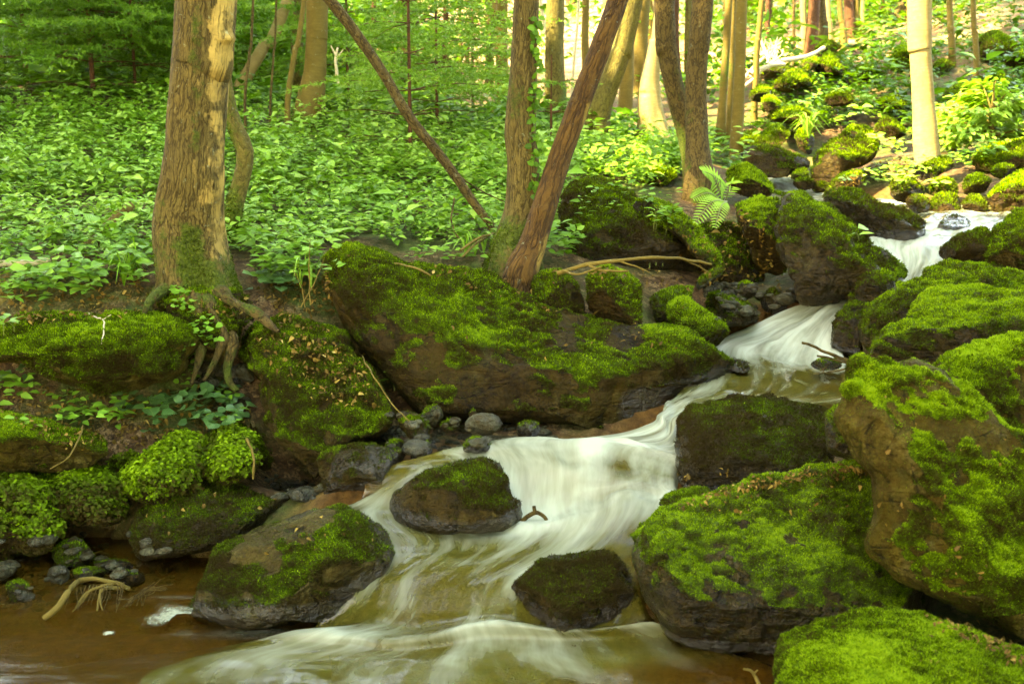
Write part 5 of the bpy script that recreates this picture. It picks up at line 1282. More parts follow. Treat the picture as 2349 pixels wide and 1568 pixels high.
# ---------------------------------------------------------------- young spruces
def spruce(label, u, v, Y, wpx, top, crown_lo, reach, dens=1.0, group='young spruces', lean=0.0, tint=.5, dead=True, seed=0):
    base = P(u, v, Y); gz = base[2]
    r = np.random.default_rng(seed)
    C = spline(np.array([base - [0, 0, .15], base + [lean * .3, 0, (top - gz) * .4], base + [lean, 0, top - gz]]), 30)
    rad = np.linspace(wpx / FPX * Y / 2, .006, 30)
    tv, tf, tu = tube(C, rad, 9, wob=.15)
    root = thing('spruce', label, 'tree', base, group)
    mesh_obj('trunk', tv, tf[:, ::-1], BARK['red'], root, attrs={'moss': np.full(len(tv), -.2)}, uv=tu, smooth=True, origin=base)
    bparts = []; nb, nd, nl, nw, ntint = [], [], [], [], []
    z = gz + crown_lo * .25
    while z < top - .05:
        frac = (z - gz) / (top - gz)
        i = min(28, int(frac * 29)); c = C[i]
        live = z > gz + crown_lo
        nbr = r.integers(4, 7)
        a0 = r.uniform(0, 6.28)
        for k in range(nbr):
            a = a0 + k * 6.28 / nbr + r.normal() * .25
            ln = reach * (1 - frac) ** .7 * r.uniform(.65, 1.1) * (1 if live else .6) + .05
            h = np.array([math.cos(a), math.sin(a), 0])
            droop = r.uniform(-.05, .25) if live else r.uniform(0, .15)
            cp = spline(np.array([c, c + h * ln * .5 + [0, 0, ln * (.08 - droop * .5)], c + h * ln + [0, 0, ln * (.06 - droop)]]), 7)
            bparts.append(tube(cp, np.linspace(max(.004, rad[i] * .28), .0015, 7), 4))
            if not live: 
                continue
            side = np.cross(h, [0, 0, 1])
            # twigs both sides, each clothed in needles
            m = max(3, int(ln / .045 * dens))
            t = np.sort(r.uniform(.18, 1, m)); t[-1] = 1.0
            idx = t * 6; i0 = np.minimum(idx.astype(int), 5); p0 = cp[i0] + (cp[i0 + 1] - cp[i0]) * (idx - i0)[:, None]
            sg = np.where(np.arange(m) % 2 == 0, 1.0, -1.0); sg[-1] = 0
            tl = ln * .42 * (1.05 - t * .75) * r.uniform(.7, 1.15, m) + .03
            tdir = unit(h[None] * .75 + side[None] * sg[:, None] * .85 + np.array([0, 0, -.12]) + r.normal(size=(m, 3)) * .12)
            for j in range(m):
                nn = max(5, int(tl[j] / .012 * dens))
                s = r.uniform(0, 1, nn)
                nb.append(p0[j] + tdir[j] * (tl[j] * s)[:, None])
                nd.append(unit(tdir[j][None] * .75 + r.normal(size=(nn, 3)) * .55 + [0, 0, .1]))
                ntint.append(np.full(nn, tint - .15 + .35 * t[j] + r.normal() * .1) + r.normal(size=nn) * .08)
        z += r.uniform(.10, .17) * (1.0 if live else 1.3)
    bv, bf, bu = join_parts(bparts)
    mesh_obj('branches', bv, bf, BARK['red'], root, attrs={'moss': np.full(len(bv), -.5)}, uv=bu, origin=base)
    nb = np.vstack(nb); nd = np.vstack(nd); nt_ = np.concatenate(ntint); n = len(nb)
    V, F, T = blades(nb, nd, r.uniform(.024, .040, n) * Y / 8, r.uniform(.008, .013, n) * Y / 8, nt_)
    mesh_obj('needles', V, F, M_NEEDLE, root, attrs={'tint': T}, origin=base)
    return root
spruce('tallest young spruce with dead lower twigs, left of the ivy-clad trunk', 942, 366, 7.6, 11, 2.95, .62, 1.15, seed=1, tint=.62, dens=1.35)
spruce('smaller young spruce right of the tallest one', 1003, 312, 9.0, 9, 3.3, .55, 1.2, seed=2, tint=.55, dens=1.2)
spruce('young spruce with a thin orange-brown trunk on the far left slope', 216, 246, 9.3, 12, 5.2, .75, 1.7, seed=3, tint=.35, dens=1.25)
spruce('slender young spruce right of the orange-trunked one', 312, 228, 9.7, 8, 4.6, .7, 1.5, seed=4, tint=.35, dens=1.25)
spruce('dim young spruce at the upper left corner', 60, 170, 11, 10, 5.4, .8, 1.8, seed=5, tint=.35, dens=1.25)
spruce('small spruce sapling between the ivy-clad trunk and the leaning broken one', 1264, 300, 8.6, 6, 2.05, .30, .6, seed=6, tint=.55)
spruce('young spruce behind the thick left tree', 420, 190, 11, 9, 5.0, .8, 1.6, seed=7, tint=.4, dens=1.25)
spruce('bushy young spruce between the slanting pole and the moss-skirted trunk', 800, 260, 10, 8, 3.4, .5, 1.3, seed=8, tint=.5, dens=1.2)
spruce('background spruce behind the right side of the tallest one', 1085, 250, 10.5, 8, 3.5, .5, 1.2, seed=9, tint=.55, dens=.7)
# ================================================================ undergrowth
def in_poly(u, v, poly):
    poly = np.asarray(poly, float); inside = np.zeros(len(u), bool)
    j = len(poly) - 1
    for i in range(len(poly)):
        xi, yi = poly[i]; xj, yj = poly[j]
        c = ((yi > v) != (yj > v)) & (u < (xj - xi) * (v - yi) / (yj - yi + 1e-9) + xi)
        inside ^= c; j = i
    return inside

LEAFY_L = [(-700, -80), (2400, -80), (1800, 60), (1680, 200), (1660, 330), (1600, 410), (1480, 440), (1330, 430), (1290, 520), (1215, 600), (1120, 575), (900, 565), (770, 560), (735, 600), (690, 650), (600, 640), (560, 600), (340, 600), (330, 660), (180, 650), (60, 690), (-700, 720)]
LEAFY_R = [(1650, 360), (1690, 420), (1720, 385), (1700, 330), (1700, 230), (1850, 110), (2050, -80), (3200, -80), (3200, 330), (2240, 325), (2150, 350), (2050, 300), (1990, 275), (1930, 280), (1870, 320), (1830, 330), (1700, 325)]

def sprouts(pts, leaves, llen, h, tint0, spread=1.0, up=.2):
    """pts (n,3): plants. -> leaf arrays"""
    n = len(pts)
    B, D, N, L, T = [], [], [], [], []
    hh = h * rng.uniform(.5, 1.3, n); a0 = rng.uniform(0, 6.28, n); sc = rng.uniform(.6, 1.25, n)
    base_t = tint0 + rng.normal(size=n) * .18
    lean = rng.normal(size=(n, 3)) * .18 * h
    for k in range(leaves):
        a = a0 + k * 2.39996 + rng.normal(size=n) * .3
        t = 1 - (k // 2) * .22
        dirn = np.column_stack([np.cos(a), np.sin(a), up + rng.normal(size=n) * .25])
        p = pts + np.column_stack([lean[:, 0], lean[:, 1], hh * t]) + dirn * (llen * sc * .25)[:, None] * spread
        B.append(p); D.append(dirn); N.append(np.column_stack([rng.normal(size=n) * .25, rng.normal(size=n) * .25 - .1, np.ones(n)]))
        L.append(llen * sc * rng.uniform(.65, 1.1, n)); T.append(base_t + rng.normal(size=n) * .13 - .10 * (k >= 4))
    return np.vstack(B), np.vstack(D), np.vstack(N), np.concatenate(L), np.concatenate(T)

def scatter(n, poly, y0, y1, bare=None):
    """points on the ground inside a picture-shaped plot, denser near"""
    Y = y0 + (y1 - y0) * rng.power(1.35, n) if False else rng.uniform(y0, y1, n)
    x = rng.uniform(-1, 1, n) * (Y * .62 + .6) if poly is not LEAFY_OUT else rng.uniform(1, 2.2, n) * Y * .5
    xy = np.column_stack([x, Y]); z = ground_z(xy)
    p = np.column_stack([xy, z]); u, v, f = proj(p)
    k = in_poly(u, v, poly)
    return p[k], u[k], v[k]

parts = []
def add_plants(p, leaves, llen, h, t0, **kw):
    B, D, N, L, T = sprouts(p, leaves, llen, h, t0, **kw)
    V, F, T2, U = leaf_mesh(B, D, N, L, L * rng.uniform(.48, .72, len(L)), tint=T, droop=.25)
    parts.append((V, F, U, T2))
LEAFY_OUT = [(2520, 330), (4500, 330), (4500, 1700), (2750, 1700), (2600, 1000)]
for poly in (LEAFY_L, LEAFY_R, LEAFY_OUT):
    for (y0, y1, dens, leaves, llen, h) in ((4.35, 6.2, 420, 7, .054, .09), (6.2, 9, 420, 7, .059, .13), (9, 14, 150, 6, .10, .16), (14, 22, 20, 6, .16, .2)):
        area = (y1 - y0) * (y0 + y1) * .62 + 1.2 * (y1 - y0)
        p, u, v = scatter(int(area * dens), poly, y0, y1)
        # drifts and bare gaps
        gsel = fbm(p * np.array([1.1, 1.1, .3]) + 5, 3) + .25 * rng.normal(size=len(p))
        keep = gsel > (-.42 if y1 < 10 else -.25)
        # thin out litter patches near the left tree and keep clear of trunks and rocks
        lit = in_poly(u, v, [(-200, 620), (120, 640), (340, 600), (345, 720), (-200, 760)])
        keep &= ~(lit & (rng.uniform(size=len(p)) < .35))
        keep &= ~((p[:, 1] > 11) & (p[:, 0] > -.05 * p[:, 1]) & (p[:, 0] < .22 * p[:, 1]) & (rng.uniform(size=len(p)) < .93))
        p = p[keep]
        t0 = (.72 if poly is LEAFY_L else .34) - (.30 if y0 >= 9 else 0) + .30 * fbm(p * np.array([.8, .8, .2]), 2)
        big = rng.uniform(size=len(p)) < .02
        add_plants(p[big], 5, llen * 1.75, h * 1.7, t0[big] + .12)
        p = p[~big]; t0 = t0[~big]
        tall = rng.uniform(size=len(p)) < (.05 if y0 < 9 else .02)
        for lv in (.5, .75, 1.0, 1.2):                       # upright stems with tiers of leaves
            add_plants(p[tall] + np.array([0, 0, h * 1.3 * lv]), 4, llen * (1.25 - .35 * lv), h * .5, t0[tall] + .08 * lv, up=-.05)
        small = rng.uniform(size=len(p)) < .35
        add_plants(p[small], leaves, llen * .62, h * .7, t0[small])
        add_plants(p[~small], leaves, llen, h, t0[~small])
V = np.vstack([q[0] for q in parts]); o = np.cumsum([0] + [len(q[0]) for q in parts[:-1]])
F = np.vstack([q[1] + k for q, k in zip(parts, o)])
ug = mesh_obj('undergrowth', V, F, M_LEAF, attrs={'tint': np.concatenate([q[3] for q in parts])}, uv=np.vstack([q[2] for q in parts]))
tag(ug, 'dense carpet of green leafy herbs covering both forest slopes', 'undergrowth', kind='stuff')
print('undergrowth faces', len(F), 'tufts', TUFTS)

# far green masses and bright leaf sprays beyond the trunks
def far_foliage():
    B = []
    def clump(u, v, Y, s, n):
        c = P(u, v, Y); k = rng.normal(size=(n, 3)) * np.array([s, s, s * .33]) * .5
        B.append(c + k)
    for _ in range(330):                                      # left: dim dense green
        clump(rng.uniform(-100, 720), rng.uniform(-60, 150), rng.uniform(12, 22), rng.uniform(.8, 1.8), 110)
    for _ in range(50):
        clump(rng.uniform(700, 1250), rng.uniform(-60, 130), rng.uniform(13, 24), rng.uniform(.6, 1.3), 70)
    for _ in range(14):
        clump(rng.uniform(1250, 1720), rng.uniform(-60, 110), rng.uniform(15, 30), rng.uniform(.6, 1.4), 55)
    for _ in range(70):
        clump(rng.uniform(1640, 2100), rng.uniform(-60, 90), rng.uniform(18, 32), rng.uniform(.8, 2.0), 90)
    for _ in range(14):
        clump(rng.uniform(1600, 1780), rng.uniform(40, 200), rng.uniform(12, 15), rng.uniform(.3, .6), 40)
    for _ in range(70):
        clump(rng.uniform(2050, 2450), rng.uniform(-90, 10), rng.uniform(18, 28), rng.uniform(.8, 1.6), 90)
    b = np.vstack(B); gz = ground_z(b[:, :2], False)
    b = b[b[:, 2] > gz + .05]
    n = len(b); Yk = b[:, 1] / 14
    d = rng.normal(size=(n, 3)) * np.array([1, 1, .3])
    nr = np.tile([0, 0, 1.0], (n, 1)) + rng.normal(size=(n, 3)) * .4
    V, F, T, U = leaf_mesh(b, d, nr, rng.uniform(.10, .17, n) * Yk ** .5, rng.uniform(.06, .10, n) * Yk ** .5, tint=rng.uniform(0, .65, n))
    o = mesh_obj('foliage', V, F, M_LEAF, attrs={'tint': T}, uv=U)
    tag(o, 'leafy branches of the bright forest far behind the trunks', 'foliage', kind='stuff')
far_foliage()
def side_light_screen():  # unseen leaf clumps added to keep low sky light off the stream
    B = []
    for _ in range(1100):
        a = rng.uniform(0, 1)
        if a < .36: c = np.array([rng.uniform(-13, -7.5), rng.uniform(-6, 9), 0])
        elif a < .68: c = np.array([rng.uniform(6.5, 12), rng.uniform(-6, 8), 0])
        else: c = np.array([rng.uniform(-11, 11), rng.uniform(-11, -4.5), 0])
        g0 = ground_z(c[None, :2], False)[0]
        c[2] = g0 + rng.uniform(.3, 9.5)
        B.append(c + rng.normal(size=(34, 3)) * np.array([.9, .9, .6]))
    b = np.vstack(B); n = len(b); uu, vv, ff = proj(b)
    b = b[~((ff > 0) & (uu > -420) & (uu < 2770))]; n = len(b)
    w_ = b - np.array([0, 4.0, 0]); low = b[:, 2] < 7
    d = rng.normal(size=(n, 3)) * np.array([1, 1, .4]); nr = np.tile([0, 0, 1.0], (n, 1)) + rng.normal(size=(n, 3)) * .6
    V, F, T, U = leaf_mesh(b, d, nr, rng.uniform(.3, .5, n), rng.uniform(.22, .34, n), tint=rng.uniform(0, .35, n))
    o = mesh_obj('foliage', V, F, M_LEAF, attrs={'tint': T}, uv=U)
    tag(o, 'unseen leaf mass added around the valley to block low sky light', 'foliage', kind='stuff')
side_light_screen()

# ---------------------------------------------------------------- dry leaves
M_DRY = leaf_material('dry_leaves', [(0, (.045, .020, .003)), (.4, (.12, .062, .010)), (.75, (.25, .16, .034)), (1, (.42, .33, .11))], trans=.1, rough=.7, spec=.15)
def litter():
    spots = []
    regs = [([(-100, 640), (340, 610), (350, 720), (100, 740), (-100, 760)], 700), ([(590, 650), (760, 600), (770, 720), (640, 740)], 260),
            ([(-50, 880), (300, 910), (540, 870), (600, 1000), (480, 1010), (150, 1030), (-50, 930)], 800),
            ([(560, 745), (720, 740), (860, 850), (880, 940), (760, 930), (640, 850)], 300), ([(1550, 1165), (1750, 1095), (1985, 1068), (1985, 1085), (1720, 1125), (1560, 1180)], 260),
            ([(2080, 1405), (2200, 1430), (2349, 1495), (2349, 1530), (2180, 1460)], 110), ([(800, 570), (1100, 620), (1500, 760), (1600, 830), (1300, 740), (1000, 640)], 90),
            ([(1950, 380), (2090, 360), (2080, 400), (1960, 425), (1900, 450)], 150), ([(640, 1180), (800, 1180), (860, 1250), (600, 1290)], 22), ([(330, 1110), (640, 1130), (660, 1190), (350, 1240)], 24),
            ([(1560, 470), (1700, 460), (1740, 520), (1600, 520)], 90), ([(1560, 530), (1760, 520), (1800, 670), (1600, 650)], 160), ([(1380, 600), (1600, 640), (1560, 660), (1380, 640)], 60), ([(350, 650), (600, 690), (560, 730), (480, 740)], 90), ([(1900, 830), (2300, 1000), (2300, 1400), (2050, 1300)], 30)]
    P_, N_ = [], []
    for poly, n in regs:
        a = np.array(poly, float)
        for _ in range(n):
            for _t in range(8):
                u = rng.uniform(a[:, 0].min(), a[:, 0].max()); v = rng.uniform(a[:, 1].min(), a[:, 1].max())
                if in_poly(np.array([u]), np.array([v]), a)[0]: break
            p, nn = SNAP.px(u, v); P_.append(p); N_.append(nn)
    p = np.array(P_); nn = np.array(N_); n = len(p)
    r = rng.normal(size=(n, 3)); d = unit(r - nn * ((r * nn).sum(1))[:, None]) + nn * rng.normal(size=(n, 1)) * .25
    L = rng.uniform(.008, .026, n) * np.clip(p[:, 1] / 4, .7, 2)
    V, F, T, U = leaf_mesh(p + nn * .012, d, nn + rng.normal(size=(n, 3)) * .35, L, L * rng.uniform(.3, .7, n), tint=rng.beta(1.3, 2.6, n), droop=.6, fold=.5)
    o = mesh_obj('dry_leaves', V, F, M_DRY, attrs={'tint': T}, uv=U)
    tag(o, 'scattered dry brown leaves on the rocks and bare soil of the banks', 'leaf litter', kind='stuff')
litter()

# ---------------------------------------------------------------- gravel at the water's edge
def gravel():
    sv, sf = ico(2); B, Fs = [], []; k = 0
    regs = [([(-40, 1240), (300, 1225), (440, 1290), (380, 1345), (100, 1400), (-40, 1400)], 330, .016), ([(890, 950), (1250, 960), (1270, 1010), (1000, 1040), (880, 1030)], 240, .018), ([(600, 1085), (740, 1110), (740, 1150), (640, 1145)], 90, .014), ([(1600, 640), (1830, 660), (1820, 720), (1640, 740)], 140, .022), ([(430, 800), (560, 860), (570, 960), (450, 900)], 70, .02)]
    for poly, n, sz in regs:
        a = np.array(poly, float)
        for _ in range(n):
            u = rng.uniform(a[:, 0].min(), a[:, 0].max()); v = rng.uniform(a[:, 1].min(), a[:, 1].max())
            if not in_poly(np.array([u]), np.array([v]), a)[0]: continue
            p, nn = SNAP.px(u, v)
            if nn[2] < .5: continue
            r = sz * rng.lognormal(0, .45); q = sv * np.array([rng.uniform(.7, 1.3), rng.uniform(.7, 1.3), rng.uniform(.35, .7)]) * r
            for _c in range(4):
                m = unit(rng.normal(size=3)); h = q @ m; q = q - m * np.maximum(h - h.max() * rng.uniform(.55, .85), 0)[:, None]
            ang = rng.uniform(0, 6.28); R_ = np.array([[math.cos(ang), -math.sin(ang), 0], [math.sin(ang), math.cos(ang), 0], [0, 0, 1]])
            B.append(q @ R_.T + p + [0, 0, r * .12]); Fs.append(sf + k * len(sv)); k += 1
    V = np.vstack(B); t = np.repeat(rng.uniform(0, 1, k), len(sv))
    o = mesh_obj('gravel', V, np.vstack(Fs), ROCKM['b'], attrs={'moss': np.zeros(len(V)), 'tint': t, 'wet': np.repeat(rng.uniform(0, .6, k), len(sv))})
    tag(o, 'loose wet gravel along the stream margins', 'gravel', kind='stuff')
gravel()

# ---------------------------------------------------------------- single plants
M_STEM = leaf_material('plant_stems', [(0, (.07, .09, .02)), (1, (.17, .20, .05))], trans=.1, vein=False)
M_ROUND = leaf_material('glossy_round_leaves', [(0, (.015, .05, .014)), (.5, (.04, .12, .03)), (1, (.10, .22, .06))], trans=.2, rough=.32, spec=.5)
def plant(name, label, cat, spots, llen, shape='ovate', mat=None, leaves=5, h=.10, tint=.55, wr=.6, group=None, up=.2, normal_bias=(0, -.3, 1)):
    """one plant or patch: leaf rosettes on stems at picture spots"""
    P0 = [SNAP.px(u, v)[0] for (u, v) in spots]
    base = P0[0]
    root = thing(name, label, cat, base, group)
    LV, SV = [], []
    for p in P0:
        hh = h * rng.uniform(.6, 1.3)
        top = p + np.array([rng.normal() * .02, -.015, hh])
        SV.append(tube(spline(np.array([p - [0, 0, .02], (p + top) / 2 + rng.normal(size=3) * .008, top]), 5), np.linspace(.0022, .0014, 5) * p[1] / 4, 4))
        a0 = rng.uniform(0, 6.28)
        a = a0 + np.arange(leaves) * 6.283 / leaves + rng.normal(size=leaves) * .3
        d = np.column_stack([np.cos(a), np.sin(a), up + rng.normal(size=leaves) * .2])
        L = llen * rng.uniform(.6, 1.15, leaves)
        nr = np.tile(normal_bias, (leaves, 1)) + rng.normal(size=(leaves, 3)) * .22
        LV.append(leaf_mesh(top + d * .012 + np.column_stack([np.zeros((leaves, 2)), rng.normal(size=leaves) * h * .2]), d, nr, L, L * wr * rng.uniform(.85, 1.15, leaves), tint=tint + rng.normal(size=leaves) * .13, shape=shape, droop=.18))
    o = np.cumsum([0] + [len(q[0]) for q in LV[:-1]])
    mesh_obj('leaves', np.vstack([q[0] for q in LV]), np.vstack([q[1] + k for q, k in zip(LV, o)]), mat or M_LEAF, root, attrs={'tint': np.concatenate([q[2] for q in LV])}, uv=np.vstack([q[3] for q in LV]), origin=base)
    if len(spots) > 4: return root
    sv, sf, _ = join_parts(SV)
    mesh_obj('stems', sv, sf, M_STEM, root, attrs={'tint': rng.uniform(0, 1, len(sv))}, origin=base)
    return root
def rspots(n, box):
    return [(rng.uniform(box[0], box[2]), rng.uniform(box[1], box[3])) for _ in range(n)]
plant('wild_ginger', 'patch of glossy round leaves on the litter under the lens-shaped boulder', 'plant', [(300 + i * 9 + rng.normal() * 8, 935 + (i % 6) * 12 + rng.normal() * 6) for i in range(26)], .052, 'round', M_ROUND, 3, .06, .6, .95)
plant('wild_ginger', 'dark round leaves climbing beside the hollow under the thick left tree', 'plant', rspots(8, (520, 925, 560, 985)), .046, 'round', M_ROUND, 3, .07, .45, .95)
plant('wild_ginger', 'round blue-green leaves in the litter right of the thick left tree', 'plant', rspots(12, (590, 640, 690, 690)), .055, 'round', M_ROUND, 3, .06, .75, .95)
plant('herb', 'pale leafy sprouts at the left edge below the lens-shaped boulder', 'plant', rspots(7, (-10, 900, 70, 950)), .055, 'ovate', M_LEAF, 5, .07, .7)
plant('wild_ginger', 'few round leaves at the far left under the lens-shaped boulder', 'plant', rspots(5, (10, 868, 80, 905)), .045, 'round', M_ROUND, 3, .05, .55, .95)
plant('herb', 'small leafy sprigs on the litter above the brightest moss mound', 'plant', rspots(9, (150, 965, 270, 1000)), .045, 'ovate', M_LEAF, 5, .06, .65)
plant('herb', 'leafy sprays spilling over the litter left of the thick left tree', 'plant', rspots(16, (90, 625, 330, 690)), .075, 'ovate', M_LEAF, 6, .10, .6)
plant('herb', 'low herbs and seedlings rooting in the litter below the lens-shaped boulder', 'plant', rspots(22, (60, 920, 560, 1000)), .038, 'ovate', M_LEAF, 5, .05, .6)
plant('herb', 'herbs crowding between the thick left tree and the huge slanting boulder', 'plant', rspots(30, (575, 590, 760, 680)), .062, 'ovate', M_LEAF, 6, .10, .65)
plant('herb', 'herbs hanging over the top of the lens-shaped boulder', 'plant', rspots(26, (0, 660, 340, 712)), .062, 'ovate', M_LEAF, 6, .08, .65)
plant('herb', 'single big-leaved plant at the left edge above the lens-shaped boulder', 'plant', [(8, 770), (30, 760)], .075, 'ovate', M_LEAF, 4, .05, .7)
plant('herb', 'leafy herbs between the two crossing trunks and the mossy humps', 'plant', rspots(18, (1240, 570, 1330, 610)), .06, 'ovate', M_LEAF, 6, .12, .6)
plant('herb', 'leafy herbs on the crest of the huge slanting boulder below the ivy-clad trunk', 'plant', rspots(12, (930, 590, 1090, 605)), .045, 'ovate', M_LEAF, 5, .05, .6)
plant('herb', 'three-leaved sprig growing on the shoulder of the steep angular boulder', 'plant', [(1972, 548)], .075, 'ovate', M_LEAF, 4, .04, .85)
plant('herb', 'fresh small-leaved sprig at the right edge of the leaf-strewn slab', 'plant', [(905, 885), (912, 900), (886, 905)], .03, 'ovate', M_LEAF, 7, .05, .75)
plant('herb', 'slender leafy plants before the flat-topped brown boulder', 'plant', rspots(6, (1690, 375, 1720, 400)), .06, 'ovate', M_LEAF, 6, .16, .8)
plant('herb', 'leafy branch hanging before the tall leaning boulder at the sunny edge', 'plant', rspots(9, (1990, 355, 2070, 375)), .075, 'ovate', M_LEAF, 6, .12, .85)
plant('herb', 'leafy plants growing over the pile of rocks right of the bright trunk', 'plant', rspots(16, (2170, 350, 2300, 400)), .065, 'ovate', M_LEAF, 6, .08, .6)
plant('herb', 'light green leaves covering the sunny ground at the foot of the bright trunk', 'plant', rspots(40, (1930, 385, 2150, 440)), .06, 'ovate', M_LEAF, 5, .06, .9)
plant('herb', 'small plants on the dark triangular boulder behind the mossy stumps', 'plant', rspots(14, (1330, 440, 1560, 540)), .05, 'ovate', M_LEAF, 5, .06, .5)
plant('umbellifer', 'tall thin umbel herb standing before the dark triangular boulder', 'plant', [(1505, 600), (1520, 603), (1490, 605)], .05, 'narrow', M_LEAF, 7, .22, .75, .35)
plant('ivy', 'ivy trailing over the mossy roots of the thick left tree', 'plant', [(400 + i * 4 + rng.normal() * 8, 655 + i * 7) for i in range(20)] + [(440 + rng.normal() * 6, 800 + i * 10) for i in range(12)], .030, 'round', M_LEAF, 3, .012, .55, .9)
plant('herb', 'leaves along the sunlit bank strip left of the bright trunk', 'plant', rspots(40, (1850, 240, 2040, 300)), .09, 'ovate', M_LEAF, 6, .12, .9)

def bush(label, u, v, Y, h, r, n, tint):
    base = P(u, v, Y); base[2] = ground_z(base[None, :2])[0]
    root = thing('bush', label, 'bush', base, 'sunlit bushes right of the bright trunk')
    parts = []; B, D = [], []
    for k in range(26):
        a = rng.uniform(0, 6.28); z = h * rng.uniform(.1, 1); ln = r * (1.1 - .75 * z / h) * rng.uniform(.7, 1.15)
        c = spline(np.array([base + [0, 0, z * .6], base + [math.cos(a) * ln * .5, math.sin(a) * ln * .5, z * .9], base + [math.cos(a) * ln, math.sin(a) * ln, z]]), 8)
        parts.append(tube(c, np.linspace(.008, .002, 8), 4))
        m = n // 26; t = rng.uniform(.15, 1, m) * 6.99; i = t.astype(int)
        p = c[i] + (c[np.minimum(i + 1, 7)] - c[i]) * (t - i)[:, None]
        side = np.array([-math.sin(a), math.cos(a), 0]); off = rng.normal(size=m) * .16 * ln
        B.append(p + side * off[:, None] + rng.normal(size=(m, 3)) * [.02, .02, .025]); D.append(np.array([math.cos(a), math.sin(a), -.1]) + side * np.sign(off)[:, None] * .8 + rng.normal(size=(m, 3)) * .2)
    parts.append(tube(spline(np.array([base - [0, 0, .1], base + [.02, 0, h * .5], base + [0, 0, h * .95]]), 8), np.linspace(.02, .004, 8), 6))
    B = np.vstack(B); k = len(B); L = rng.uniform(.05, .09, k)
    V, F, T, U = leaf_mesh(B, np.vstack(D), np.tile([0, 0, 1.0], (k, 1)) + rng.normal(size=(k, 3)) * .25, L, L * .5, tint=tint + rng.normal(size=k) * .12)
    mesh_obj('leaves', V, F, M_LEAF, root, attrs={'tint': T}, uv=U, origin=base)
    sv, sf, su = join_parts(parts)
    mesh_obj('branches', sv, sf, BARK['tan'], root, attrs={'moss': np.full(len(sv), -.5)}, uv=su, origin=base)
bush('tall pale sunlit bush with layered sprays right of the bright lone trunk', 2268, 340, 8.5, .56, .52, 1500, 1.0)
bush('low sunlit bush tucked against the right side of the bright lone trunk', 2185, 340, 8.8, .36, .36, 900, .95)
bush('sunlit bush cut by the right picture edge', 2365, 325, 8.7, .50, .48, 1200, .95)

def ivy_on_trunk():
    pts = []
    base = P(1228, 560, 4.95)
    for i in range(170):
        v = rng.uniform(40, 560); u = np.interp(v, [0, 100, 200, 300, 390, 480, 560], [1232, 1230, 1226, 1223, 1228, 1228, 1222]) + rng.normal() * 6 - abs(rng.normal()) * 3
        pts.append(P(u, v, 4.97 - rng.uniform(0, .05)))
    p = np.array(pts); n = len(p)
    d = rng.normal(size=(n, 3)) * [1, .5, 1]; nr = np.tile([.5, -1, .3], (n, 1)) + rng.normal(size=(n, 3)) * .3
    root = thing('ivy', 'ivy climbing the right edge of the sturdy middle trunk', 'plant', base)
    V, F, T, U = leaf_mesh(p, d, nr, rng.uniform(.018, .038, n), rng.uniform(.016, .03, n), tint=rng.uniform(.0, .5, n), shape='round')
    mesh_obj('leaves', V, F, M_LEAF, root, attrs={'tint': T}, uv=U, origin=base)
    s = spline(np.array([P(u, v, 4.96) for u, v in ((1222, 570), (1228, 480), (1228, 390), (1222, 300), (1226, 200), (1231, 60))]), 40)
    sv, sf, su = tube(s, np.linspace(.006, .003, 40), 5)
    mesh_obj('stem', sv, sf, BARK['rough'], root, attrs={'moss': np.full(len(sv), -.5)}, uv=su, origin=base)
ivy_on_trunk()

def fern(label, base, fronds, tint=.75):
    root = thing('fern', label, 'fern', base)
    for (tipv, ln, w) in fronds:
        tip = np.asarray(tipv, float)
        mid = (base + tip) / 2 + np.array([0, 0, ln * .22])
        r = spline(np.array([base, mid, tip]), 18)
        t = unit(np.gradient(r, axis=0)); s = unit(np.cross(t, np.array([.1, -.7, .7])))
        k = np.arange(3, 18)
        prof = np.sin(np.clip((k - 2) / 16, 0, 1) ** .75 * math.pi) ** .8 * w
        B = np.vstack([r[k], r[k]]); D = np.vstack([s[k] + t[k] * .35 - [0, 0, .12], -s[k] + t[k] * .35 - [0, 0, .12]])
        L = np.concatenate([prof, prof]) + .006
        V, F, T, U = leaf_mesh(B, D, np.tile([.1, -.7, .7], (len(B), 1)), L, np.full(len(B), ln / 16 * .62), tint=np.full(len(B), tint) + rng.normal(size=len(B)) * .07, shape='narrow', droop=.15)
        fo = mesh_obj('frond', V, F, M_LEAF, root, attrs={'tint': T}, uv=U, origin=base)
        sv, sf, _ = tube(r, np.linspace(.004, .001, 18), 4)
        mesh_obj('stalk', sv, sf, M_STEM, root, attrs={'tint': np.full(len(sv), .8)}, origin=base)
fb = P(1662, 470, 5.75)
fern('light green fern beside the foot of the twin dark trunks', fb, [(P(1612, 392, 5.6), .24, .075), (P(1640, 400, 5.5), .22, .07), (P(1590, 455, 5.5), .2, .06), (P(1690, 415, 5.6), .2, .055)])
fb = P(1668, 462, 5.6)
fern('hanging fern frond over the brown earth bank', fb, [(P(1596, 510, 5.3), .22, .055), (P(1640, 520, 5.25), .18, .045)], tint=.85)

